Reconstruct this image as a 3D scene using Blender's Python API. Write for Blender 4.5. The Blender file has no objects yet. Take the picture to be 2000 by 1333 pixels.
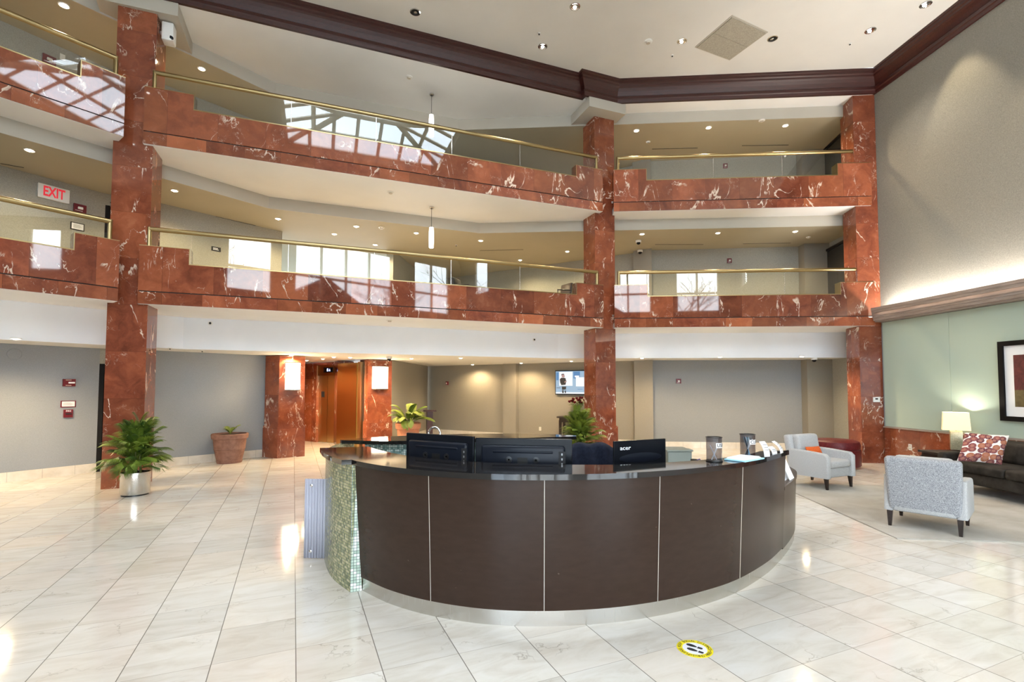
import bpy, bmesh, math, random
from mathutils import Vector, Matrix
R = math.radians
PI = math.pi
rnd = random.Random(7)
S = bpy.context.scene
COL = S.collection

# ------------------------------------------------------------------ nodes / materials
class NT:
    def __init__(s, name):
        s.m = bpy.data.materials.new(name); s.m.use_nodes = True
        s.t = s.m.node_tree; s.n = s.t.nodes; s.l = s.t.links
        s.b = s.n['Principled BSDF']; s.out = s.n['Material Output']
    def node(s, typ, ins=None, **kw):
        n = s.n.new(typ)
        for k, v in kw.items(): setattr(n, k, v)
        for k, v in (ins or {}).items():
            s.put(n.inputs[k], v)
        return n
    def put(s, sock, v):
        if isinstance(v, bpy.types.NodeSocket): s.l.new(v, sock)
        elif isinstance(v, bpy.types.Node): s.l.new(v.outputs[0], sock)
        else: sock.default_value = v
    def math(s, op, a, b=None, c=None, clamp=False):
        n = s.n.new('ShaderNodeMath'); n.operation = op; n.use_clamp = clamp
        for i, v in enumerate((a, b, c)):
            if v is not None: s.put(n.inputs[i], v)
        return n.outputs[0]
    def vmath(s, op, a, b=None, scale=None):
        n = s.n.new('ShaderNodeVectorMath'); n.operation = op
        s.put(n.inputs[0], a)
        if b is not None: s.put(n.inputs[1], b)
        if scale is not None: s.put(n.inputs[3], scale)
        return n.outputs[0]
    def mix(s, f, a, b, mode='MIX'):
        n = s.n.new('ShaderNodeMix'); n.data_type = 'RGBA'; n.blend_type = mode
        s.put(n.inputs[0], f); s.put(n.inputs[6], a); s.put(n.inputs[7], b)
        return n.outputs[2]
    def ramp(s, f, stops, interp='LINEAR'):
        n = s.n.new('ShaderNodeValToRGB'); n.color_ramp.interpolation = interp
        e = n.color_ramp.elements
        while len(e) < len(stops): e.new(0.5)
        for i, (p, c) in enumerate(stops):
            e[i].position = p; e[i].color = (*c, 1) if len(c) == 3 else c
        s.put(n.inputs[0], f); return n.outputs[0]
    def noise(s, vec, scale, detail=4, rough=0.5, dist=0.0, out=0):
        n = s.node('ShaderNodeTexNoise', {'Vector': vec, 'Scale': scale, 'Detail': detail, 'Roughness': rough, 'Distortion': dist})
        return n.outputs[out]
    def set(s, **kw):
        names = dict(color='Base Color', rough='Roughness', metal='Metallic', spec='Specular IOR Level', coat='Coat Weight',
                     coatr='Coat Roughness', emit='Emission Color', es='Emission Strength', trans='Transmission Weight', ior='IOR',
                     alpha='Alpha', normal='Normal', sheen='Sheen Weight', sub='Subsurface Weight')
        for k, v in kw.items():
            if isinstance(v, tuple) and len(v) == 3: v = (*v, 1)
            s.put(s.b.inputs[names[k]], v)
        return s.m
    def bump(s, h, strength=0.2, dist=0.01):
        s.put(s.b.inputs['Normal'], s.node('ShaderNodeBump', {'Height': h, 'Strength': strength, 'Distance': dist}).outputs[0])
    def uv(s):
        return s.n.new('ShaderNodeTexCoord').outputs['UV']
    def obj(s):
        return s.n.new('ShaderNodeTexCoord').outputs['Object']

def plain(name, color, rough=0.5, metal=0.0, spec=0.5, **kw):
    t = NT(name); t.set(color=color, rough=rough, metal=metal, spec=spec, **kw)
    return t.m

def marble(name, w, h, ox=0.0, oy=0.0, seed=0.0, var=1.0):
    t = NT(name); uv = t.uv()
    sep = t.node('ShaderNodeSeparateXYZ', {0: uv})
    u = t.math('DIVIDE', t.math('ADD', sep.outputs[0], ox), w); v = t.math('DIVIDE', t.math('ADD', sep.outputs[1], oy), h)
    cu = t.math('FLOOR', u); cv = t.math('FLOOR', v)
    cell = t.node('ShaderNodeCombineXYZ', {0: cu, 1: cv, 2: seed})
    wn = t.node('ShaderNodeTexWhiteNoise', {'Vector': cell}, noise_dimensions='3D')
    p = t.vmath('ADD', uv, t.vmath('SCALE', wn.outputs['Color'], scale=23.0))
    warp = t.vmath('SCALE', t.vmath('SUBTRACT', t.noise(p, 3.2, 5, 0.6, out=1), (0.5, 0.5, 0.5)), scale=0.35)
    q = t.vmath('ADD', p, warp)
    base = t.ramp(t.noise(q, 2.3, 9, 0.65, 0.5), [(0.28, (0.105, 0.026, 0.015)), (0.45, (0.19, 0.049, 0.025)), (0.6, (0.26, 0.074, 0.035)), (0.78, (0.37, 0.135, 0.07))])
    orange = t.mix(0.5, base, (0.42, 0.135, 0.05, 1))
    base = t.mix(t.math('MULTIPLY', t.math('POWER', wn.outputs['Value'], 1.6), 0.8 * var), base, orange)
    sep2 = t.node('ShaderNodeSeparateColor', {0: wn.outputs['Color']})
    br = t.math('MULTIPLY_ADD', sep2.outputs[1], 0.6 * var, 0.97 - 0.3 * var)
    base = t.vmath('SCALE', base, scale=br)
    # long pale veins: level sets of a warped noise, so they wander without closing into cells
    rot = t.node('ShaderNodeMapping', {'Vector': p, 'Rotation': (0, 0, 0.6), 'Scale': (1.5, 0.75, 1.0)}).outputs[0]
    n1 = t.noise(rot, 0.95, 6, 0.55, 0.7)
    wv = t.math('MULTIPLY', t.math('SUBTRACT', t.noise(p, 4.0, 3), 0.40), 0.065)
    veins = t.math('SUBTRACT', 1.0, t.math('DIVIDE', t.math('ABSOLUTE', t.math('SUBTRACT', n1, 0.5)), t.math('MAXIMUM', wv, 0.0012)), clamp=True)
    m1 = t.math('MULTIPLY', t.math('SUBTRACT', t.noise(p, 1.9, 2), 0.45), 12.0, clamp=True)
    veins = t.math('MULTIPLY', t.math('POWER', veins, 0.55), m1)
    n2 = t.noise(q, 4.2, 5, 0.6, 0.5)
    f2 = t.math('SUBTRACT', 1.0, t.math('DIVIDE', t.math('ABSOLUTE', t.math('SUBTRACT', n2, 0.5)), 0.0075), clamp=True)
    m2 = t.math('MULTIPLY', t.math('SUBTRACT', t.noise(p, 3.1, 3), 0.55), 10.0, clamp=True)
    f2 = t.math('MULTIPLY', t.math('MULTIPLY', f2, m2), 0.75)
    bl = t.math('MULTIPLY', t.math('SUBTRACT', t.noise(q, 3.4, 8, 0.7, 1.2), 0.665), 9.0, clamp=True)
    bl = t.math('MULTIPLY', bl, 0.55)
    allv = t.math('MAXIMUM', t.math('MAXIMUM', veins, f2), bl)
    col = t.mix(allv, base, (0.68, 0.54, 0.43, 1))
    # joints
    fu = t.math('FRACT', u); fv = t.math('FRACT', v)
    ju = t.math('LESS_THAN', t.math('MINIMUM', fu, t.math('SUBTRACT', 1.0, fu)), 0.0022 / w)
    jv = t.math('LESS_THAN', t.math('MINIMUM', fv, t.math('SUBTRACT', 1.0, fv)), 0.0022 / h)
    col = t.mix(t.math('MULTIPLY', t.math('MAXIMUM', ju, jv), 0.7), col, (0.05, 0.015, 0.01, 1))
    t.set(color=col, rough=0.03, spec=0.6)
    return t.m

def floor_mat():
    t = NT('polished_beige_marble_tile'); o = t.obj()
    yaw = 0.4102; T = 0.4904
    m = t.node('ShaderNodeMapping', {'Vector': t.vmath('SUBTRACT', o, (-1.4418, 3.429, 0)), 'Rotation': (0, 0, -yaw), 'Scale': (1 / T, 1 / T, 1)}, vector_type='POINT')
    p = m.outputs[0]
    sep = t.node('ShaderNodeSeparateXYZ', {0: p}); u, v = sep.outputs[0], sep.outputs[1]
    cell = t.node('ShaderNodeCombineXYZ', {0: t.math('FLOOR', u), 1: t.math('FLOOR', v), 2: 3.0})
    wn = t.node('ShaderNodeTexWhiteNoise', {'Vector': cell}, noise_dimensions='3D')
    q = t.vmath('ADD', p, t.vmath('SCALE', wn.outputs['Color'], scale=31.0))
    st = t.node('ShaderNodeMapping', {'Vector': q, 'Scale': (0.7, 2.2, 1)}).outputs[0]
    base = t.ramp(t.noise(st, 1.6, 7, 0.6, 0.8), [(0.28, (0.565, 0.52, 0.455)), (0.5, (0.665, 0.635, 0.58)), (0.74, (0.72, 0.70, 0.665))])
    s2 = t.node('ShaderNodeSeparateColor', {0: wn.outputs['Color']})
    base = t.mix(t.math('MULTIPLY', t.math('POWER', s2.outputs[0], 3.0), 0.35), base, (0.68, 0.56, 0.44, 1))
    base = t.vmath('SCALE', base, scale=t.math('MULTIPLY_ADD', s2.outputs[2], 0.14, 0.87))
    warp = t.vmath('SCALE', t.vmath('SUBTRACT', t.noise(q, 2.2, 5, 0.6, out=1), (0.5, 0.5, 0.5)), scale=0.6)
    vor = t.node('ShaderNodeTexVoronoi', {'Vector': t.vmath('ADD', q, warp), 'Scale': 0.9}, feature='DISTANCE_TO_EDGE').outputs['Distance']
    ve = t.math('SUBTRACT', 1.0, t.math('DIVIDE', vor, 0.013), clamp=True)
    mk = t.math('MULTIPLY', t.math('SUBTRACT', t.noise(q, 1.3, 3), 0.52), 7.0, clamp=True)
    base = t.mix(t.math('MULTIPLY', t.math('MULTIPLY', ve, mk), 0.7), base, (0.30, 0.26, 0.21, 1))
    sp = t.math('MULTIPLY', t.math('SUBTRACT', t.noise(q, 9.0, 4, 0.7), 0.74), 12.0, clamp=True)
    base = t.mix(t.math('MULTIPLY', sp, 0.5), base, (0.36, 0.3, 0.24, 1))
    fu = t.math('FRACT', u); fv = t.math('FRACT', v)
    ju = t.math('LESS_THAN', t.math('MINIMUM', fu, t.math('SUBTRACT', 1.0, fu)), 0.0062)
    jv = t.math('LESS_THAN', t.math('MINIMUM', fv, t.math('SUBTRACT', 1.0, fv)), 0.0042)
    base = t.mix(t.math('MULTIPLY', ju, 0.85), base, (0.13, 0.11, 0.095, 1))
    base = t.mix(t.math('MULTIPLY', jv, 0.6), base, (0.25, 0.21, 0.18, 1))
    t.set(color=base, rough=t.math('MULTIPLY_ADD', t.noise(p, 1.2, 4), 0.08, 0.04), spec=0.5)
    return t.m

def fabric(name, c1, c2, scale, rough=0.9, bump=0.15, stretch=(1, 1, 1)):
    t = NT(name); o = t.node('ShaderNodeMapping', {'Vector': t.obj(), 'Scale': stretch}).outputs[0]
    f = t.noise(o, scale, 3, 0.7)
    t.set(color=t.ramp(f, [(0.35, c1), (0.65, c2)]), rough=rough, spec=0.2)
    t.bump(f, bump, 0.004)
    return t.m

def mosaic(name, cols, s=0.0245, grout=(0.10, 0.13, 0.12)):
    t = NT(name); uv = t.uv()
    p = t.vmath('SCALE', uv, scale=1 / s)
    sep = t.node('ShaderNodeSeparateXYZ', {0: p}); u, v = sep.outputs[0], sep.outputs[1]
    wn = t.node('ShaderNodeTexWhiteNoise', {'Vector': t.vmath('FLOOR', p)}, noise_dimensions='2D')
    n = len(cols)
    col = t.ramp(wn.outputs['Value'], [(i / n, c) for i, c in enumerate(cols)], 'CONSTANT')
    fu = t.math('FRACT', u); fv = t.math('FRACT', v)
    j = t.math('MAXIMUM', t.math('LESS_THAN', t.math('MINIMUM', fu, t.math('SUBTRACT', 1.0, fu)), 0.075),
               t.math('LESS_THAN', t.math('MINIMUM', fv, t.math('SUBTRACT', 1.0, fv)), 0.075))
    t.set(color=t.mix(j, col, (*grout, 1)), rough=t.math('MULTIPLY_ADD', j, 0.6, 0.12), spec=0.5)
    return t.m

def glass_sheet(name, tint=(1, 1, 1), ior=1.5):
    t = NT(name)
    tr = t.node('ShaderNodeBsdfTransparent', {0: (*tint, 1)}); gl = t.node('ShaderNodeBsdfGlossy', {'Color': (1, 1, 1, 1), 'Roughness': 0.0})
    geo = t.n.new('ShaderNodeNewGeometry'); dt_ = t.n.new('ShaderNodeVectorMath'); dt_.operation = 'DOT_PRODUCT'
    t.l.new(geo.outputs['Normal'], dt_.inputs[0]); t.l.new(geo.outputs['Incoming'], dt_.inputs[1])
    f0 = 1.7 * ((ior - 1) / (ior + 1)) ** 2            # both faces of the sheet reflect (Schlick)
    sch = t.math('POWER', t.math('SUBTRACT', 1.0, t.math('ABSOLUTE', dt_.outputs['Value']), clamp=True), 5.0)
    mx = t.node('ShaderNodeMixShader', {0: t.math('MULTIPLY_ADD', sch, 1 - f0, f0, clamp=True)})
    t.l.new(tr.outputs[0], mx.inputs[1]); t.l.new(gl.outputs[0], mx.inputs[2])
    t.l.new(mx.outputs[0], t.out.inputs[0])
    return t.m

def emit(name, color, strength, body=0.8):
    t = NT(name); t.set(color=(body, body, body), emit=color, es=strength, rough=0.4)
    return t.m

def brushed(name, color, rough, stretch=(1, 1, 60), amp=0.12):
    t = NT(name); o = t.node('ShaderNodeMapping', {'Vector': t.obj(), 'Scale': stretch}).outputs[0]
    f = t.noise(o, 6.0, 4, 0.6)
    t.set(color=color, metal=1.0, rough=t.math('MULTIPLY_ADD', f, amp, rough))
    return t.m

M = {}
M['marble_band'] = marble('red_marble_balcony_panels', 0.80, 3.0, 0.18, 0.3, 1.0)
M['marble_strip'] = marble('red_marble_strip_panels', 0.62, 3.0, 0.1, 0.3, 5.0)
M['marble_col'] = marble('red_marble_column_cladding', 3.0, 0.82, 1.0, 0.1, 9.0, 0.45)
M['marble_wall'] = marble('red_marble_wall_cladding', 0.75, 2.0, 0.2, 0.0, 14.0)
M['floor'] = floor_mat()
def wallcover():
    t = NT('daylit_wallcovering_tint'); o = t.obj()  # bluish tint puts the daylight into the colour of the shared wallcovering
    a = t.noise(t.node('ShaderNodeMapping', {'Vector': o, 'Scale': (60, 60, 45)}).outputs[0], 2.0, 3, 0.7)
    b = t.noise(o, 0.6, 2)
    f = t.math('MULTIPLY_ADD', b, 0.35, t.math('MULTIPLY', a, 0.65))
    t.set(color=t.ramp(f, [(0.35, (0.225, 0.242, 0.265)), (0.65, (0.30, 0.32, 0.348))]), rough=0.85, spec=0.2)
    t.bump(a, 0.12, 0.003)
    return t.m
M['wall'] = wallcover()
M['wall_up'] = fabric('beige_gallery_wallcovering', (0.285, 0.278, 0.245), (0.36, 0.352, 0.315), 55, 0.85, 0.1)
M['wall_warm_tint'] = fabric('warm_lit_wallcovering_tint', (0.235, 0.215, 0.18), (0.295, 0.272, 0.232), 140, 0.85, 0.1)  # same wallcovering, with warm lamp light put into its tint
M['wall_neutral_tint'] = fabric('neutral_lit_wallcovering_tint', (0.215, 0.222, 0.23), (0.28, 0.288, 0.298), 140, 0.85, 0.1)  # same wallcovering again, the more neutral light put into its tint
M['wall_hi'] = fabric('textured_beige_wallcovering', (0.205, 0.192, 0.165), (0.27, 0.256, 0.222), 55, 0.85, 0.2)
def paint(name, c, amp=0.03):
    t = NT(name); f = t.noise(t.obj(), 1.1, 3)
    t.set(color=t.ramp(f, [(0.3, tuple(x * (1 - amp) for x in c)), (0.7, tuple(min(1, x * (1 + amp)) for x in c))]), rough=0.7, spec=0.25)
    return t.m
M['white'] = paint('white_ceiling_paint', (0.80, 0.80, 0.795))
M['cool_white'] = paint('bounce_offset_white_paint', (0.82, 0.84, 0.88))  # white paint tinted blue to offset the warm floor bounce
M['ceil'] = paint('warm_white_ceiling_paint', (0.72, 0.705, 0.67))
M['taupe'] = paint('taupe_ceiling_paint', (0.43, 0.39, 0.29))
M['fascia'] = paint('beige_fascia_paint', (0.47, 0.435, 0.37))
def wood(name, c1, c2, rough=0.28, scale=(1, 14, 14)):
    t = NT(name); o = t.node('ShaderNodeMapping', {'Vector': t.obj(), 'Scale': scale}).outputs[0]
    t.set(color=t.ramp(t.noise(o, 2.5, 6, 0.6, 0.6), [(0.3, c1), (0.7, c2)]), rough=rough, spec=0.5)
    return t.m
M['mahogany'] = wood('dark_mahogany', (0.026, 0.0052, 0.004), (0.055, 0.011, 0.008), 0.38)
M['espresso'] = wood('espresso_wood', (0.012, 0.007, 0.006), (0.024, 0.013, 0.01), 0.35)
M['greywood'] = wood('grey_brown_wood', (0.24, 0.19, 0.165), (0.38, 0.315, 0.28), 0.4, (1.2, 1.2, 16))
M['brass'] = plain('polished_brass', (0.36, 0.27, 0.13), 0.28, 1.0)
M['brassb'] = brushed('brushed_bronze', (0.44, 0.28, 0.10), 0.26, (160, 160, 3), 0.05)
M['brassl'] = brushed('brushed_light_brass', (0.58, 0.46, 0.22), 0.26, (160, 160, 3), 0.05)
M['steel'] = brushed('brushed_steel', (0.62, 0.60, 0.57), 0.24, (60, 60, 0.7), 0.05)
M['chrome'] = plain('chrome', (0.8, 0.8, 0.8), 0.08, 1.0)
def laminate():
    t = NT('dark_brown_laminate'); o = t.obj()
    f = t.noise(t.node('ShaderNodeMapping', {'Vector': o, 'Scale': (3, 3, 9)}).outputs[0], 3.0, 4)
    sc = t.math('MULTIPLY', t.math('SUBTRACT', t.noise(o, 26.0, 2, 0.4), 0.775), 30.0, clamp=True)
    c = t.ramp(f, [(0.3, (0.030, 0.0165, 0.011)), (0.7, (0.035, 0.0198, 0.014))])
    t.set(color=t.mix(t.math('MULTIPLY', sc, 0.25), c, (0.3, 0.25, 0.2, 1)), rough=0.24, spec=0.22)
    return t.m
M['laminate'] = laminate()
def granite():
    t = NT('polished_black_granite'); o = t.obj()
    f = t.node('ShaderNodeTexVoronoi', {'Vector': o, 'Scale': 260.0}).outputs['Distance']
    t.set(color=t.ramp(f, [(0.2, (0.017, 0.0155, 0.015)), (0.6, (0.010, 0.009, 0.009))]), rough=0.05, spec=0.6)
    return t.m
M['granite'] = granite()
M['mosaic'] = mosaic('glass_mosaic_tile', [(0.29, 0.31, 0.16), (0.40, 0.40, 0.225), (0.21, 0.235, 0.125), (0.52, 0.50, 0.31), (0.33, 0.34, 0.18), (0.25, 0.285, 0.175), (0.44, 0.43, 0.25), (0.17, 0.195, 0.11)], grout=(0.045, 0.06, 0.05))
M['mosaic_b'] = mosaic('blue_green_glass_mosaic_tile', [(0.32, 0.48, 0.46), (0.55, 0.68, 0.66), (0.2, 0.34, 0.33), (0.7, 0.78, 0.76), (0.4, 0.53, 0.5), (0.27, 0.42, 0.42), (0.62, 0.73, 0.7), (0.16, 0.27, 0.26)])
M['mosaic_e'] = mosaic('pale_green_glass_mosaic_tile', [(0.5, 0.58, 0.5), (0.66, 0.72, 0.66), (0.36, 0.46, 0.38), (0.78, 0.82, 0.78), (0.55, 0.63, 0.55), (0.42, 0.52, 0.44)], grout=(0.06, 0.085, 0.08))
M['rail_glass'] = glass_sheet('balcony_glass', (0.86, 0.9, 0.87), 1.52)
M['win_glass'] = glass_sheet('window_glass', (0.95, 0.97, 0.97), 1.3)
M['greenglass'] = plain('back_painted_green_glass', (0.43, 0.525, 0.45), 0.18, 0, 0.4)
M['black'] = plain('black_plastic', (0.012, 0.012, 0.013), 0.35)
M['blackgloss'] = plain('glossy_black_plastic', (0.007, 0.008, 0.011), 0.2, 0, 0.2)
M['tvback'] = plain('dark_blue_black_plastic', (0.008, 0.010, 0.016), 0.3, 0, 0.16)
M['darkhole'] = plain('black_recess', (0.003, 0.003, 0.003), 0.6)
M['whiteplastic'] = plain('white_plastic', (0.78, 0.77, 0.74), 0.4)
M['grey'] = plain('grey_metal', (0.35, 0.35, 0.35), 0.4, 0.6)
M['red'] = plain('red_sign_plastic', (0.13, 0.006, 0.014), 0.4)
M['redlight'] = plain('red_lettering', (0.75, 0.03, 0.05), 0.4, emit=(1, 0.05, 0.08), es=0.35)
M['paper'] = plain('white_paper', (0.82, 0.83, 0.85), 0.8)
M['bluepaper'] = plain('pale_blue_paper', (0.36, 0.68, 0.86), 0.8)
M['ink'] = plain('black_ink', (0.01, 0.01, 0.012), 0.7)
M['trimwhite'] = plain('beige_window_frame_paint', (0.55, 0.50, 0.42), 0.5)
M['doorblack'] = plain('black_door_paint', (0.006, 0.005, 0.005), 0.6, 0, 0.15)
M['terracotta'] = fabric('terracotta', (0.185, 0.095, 0.072), (0.25, 0.137, 0.106), 9, 0.8, 0.05)
M['terracotta2'] = fabric('bright_terracotta', (0.40, 0.165, 0.095), (0.47, 0.21, 0.13), 9, 0.8, 0.05)
M['soil'] = fabric('dark_soil', (0.012, 0.008, 0.005), (0.05, 0.033, 0.02), 60, 1.0, 0.9)
M['tweed'] = fabric('grey_tweed', (0.17, 0.175, 0.195), (0.46, 0.465, 0.48), 120, 0.95, 0.35, (1, 1, 0.75))
M['greyfab'] = fabric('pale_grey_upholstery', (0.35, 0.35, 0.352), (0.50, 0.50, 0.50), 120, 0.95, 0.2)
M['velvet'] = fabric('charcoal_brown_velvet', (0.017, 0.014, 0.012), (0.042, 0.036, 0.031), 5, 0.7, 0.15)
M['leather'] = fabric('dark_red_leather', (0.08, 0.010, 0.012), (0.13, 0.018, 0.02), 30, 0.35, 0.1)
M['orange'] = fabric('orange_fabric', (0.52, 0.085, 0.015), (0.66, 0.13, 0.03), 60, 0.9, 0.2)
M['navy'] = fabric('navy_cloth', (0.005, 0.007, 0.016), (0.011, 0.014, 0.028), 40, 0.85, 0.2)
def rugmat():
    t = NT('beige_grey_rug'); o = t.obj()
    a = t.noise(o, 150, 2, 0.7); b = t.noise(o, 1.6, 5, 0.6, 0.4)
    f = t.math('MULTIPLY_ADD', a, 0.35, t.math('MULTIPLY', b, 0.65))
    t.set(color=t.ramp(f, [(0.32, (0.25, 0.22, 0.18)), (0.5, (0.365, 0.335, 0.285)), (0.68, (0.46, 0.44, 0.405))]), rough=1.0, spec=0.1, sheen=0.2)
    t.bump(a, 0.6, 0.01)
    return t.m
M['rug'] = rugmat()
def flowerpillow():
    t = NT('mushroom_print_fabric'); uv = t.uv()
    v = t.node('ShaderNodeTexVoronoi', {'Vector': uv, 'Scale': 6.0, 'Randomness': 0.7}, voronoi_dimensions='2D')
    d = v.outputs['Distance']; sc = t.node('ShaderNodeSeparateColor', {0: v.outputs['Color']})
    capc = t.ramp(sc.outputs[0], [(0.0, (0.10, 0.015, 0.03)), (0.35, (0.19, 0.04, 0.045)), (0.6, (0.36, 0.115, 0.05)), (0.85, (0.13, 0.025, 0.04))], 'CONSTANT')
    rays = t.math('GREATER_THAN', t.noise(uv, 60, 1), 0.55)
    capc = t.mix(t.math('MULTIPLY', rays, 0.4), capc, (0.6, 0.4, 0.33, 1))
    inner = t.math('LESS_THAN', d, 0.26); ring = t.math('LESS_THAN', d, 0.56)
    edge = t.math('LESS_THAN', d, 0.46)
    c = t.mix(ring, (0.76, 0.70, 0.66, 1), capc)
    c = t.mix(t.math('MULTIPLY', inner, 0.6), c, (0.45, 0.2, 0.14, 1))
    t.set(color=c, rough=0.9, spec=0.1)
    return t.m
M['pillow'] = flowerpillow()
def leafmat(name, c1, c2):
    t = NT(name); o = t.obj()
    oi = t.n.new('ShaderNodeObjectInfo')
    f = t.math('MULTIPLY_ADD', t.noise(o, 6, 2), 0.6, t.math('MULTIPLY', oi.outputs['Random'], 0.4))
    t.set(color=t.ramp(f, [(0.25, c1), (0.7, c2)]), rough=0.45, spec=0.4)
    return t.m
M['leaf'] = leafmat('dark_palm_green', (0.03, 0.075, 0.012), (0.17, 0.24, 0.025))
M['leafy'] = leafmat('yellow_green_palm', (0.05, 0.105, 0.012), (0.21, 0.255, 0.03))
M['stem'] = plain('leaf_stalk_green', (0.12, 0.14, 0.03), 0.6)
M['petal'] = plain('dark_red_petals', (0.055, 0.004, 0.006), 0.8, 0, 0.1)
M['shade'] = plain('cream_lamp_shade', (0.85, 0.74, 0.50), 0.8, emit=(1.0, 0.74, 0.38), es=0.5)
def lampbase():
    t = NT('hammered_pale_gold_ceramic'); uv = t.obj()
    w = t.node('ShaderNodeTexBrick', {'Vector': t.node('ShaderNodeMapping', {'Vector': uv, 'Rotation': (R(90), 0, 0)}).outputs[0], 'Scale': 26.0, 'Mortar Size': 0.012, 'Color1': (0.62, 0.56, 0.38, 1), 'Color2': (0.45, 0.42, 0.28, 1), 'Mortar': (0.2, 0.2, 0.12, 1)}, offset=0.0)
    t.set(color=w.outputs[0], rough=0.3, metal=0.35)
    return t.m
M['lampbase'] = lampbase()
M['spot_on'] = emit('lit_warm_bulb', (1.0, 0.86, 0.62), 22)
M['cool_on'] = emit('lit_neutral_bulb', (1.0, 0.95, 0.88), 16)
M['sconce'] = emit('lit_opal_glass', (1.0, 0.88, 0.68), 5.0)
M['pendant'] = emit('lit_white_glass_shade', (1.0, 0.94, 0.85), 2.4)
M['cove'] = emit('lit_cove_tube', (1.0, 0.93, 0.84), 26)
M['yellow'] = plain('yellow_vinyl', (0.84, 0.70, 0.02), 0.35)
M['vinylwhite'] = plain('white_vinyl', (0.78, 0.78, 0.82), 0.35)
M['ribbed'] = plain('translucent_lilac_plastic', (0.42, 0.43, 0.52), 0.35, sub=0.0)
M['acoustic'] = fabric('speckled_access_panel', (0.30, 0.275, 0.225), (0.45, 0.415, 0.34), 60, 0.9, 0.2)
M['mesh_black'] = glass_sheet('smoked_mesh', (0.52, 0.52, 0.56), 1.3)
M['purple'] = plain('violet_plastic', (0.06, 0.05, 0.25), 0.3)
M['celadon'] = plain('grey_green_painted_metal', (0.17, 0.20, 0.185), 0.35)
M['darkglass'] = plain('dark_tinted_glass', (0.03, 0.028, 0.025), 0.08)
M['paving'] = paint('grey_paving', (0.42, 0.42, 0.41))
M['roofing'] = plain('grey_violet_roofing', (0.20, 0.17, 0.20), 0.8)
M['bark'] = plain('grey_bark', (0.16, 0.13, 0.11), 0.9)

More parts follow.
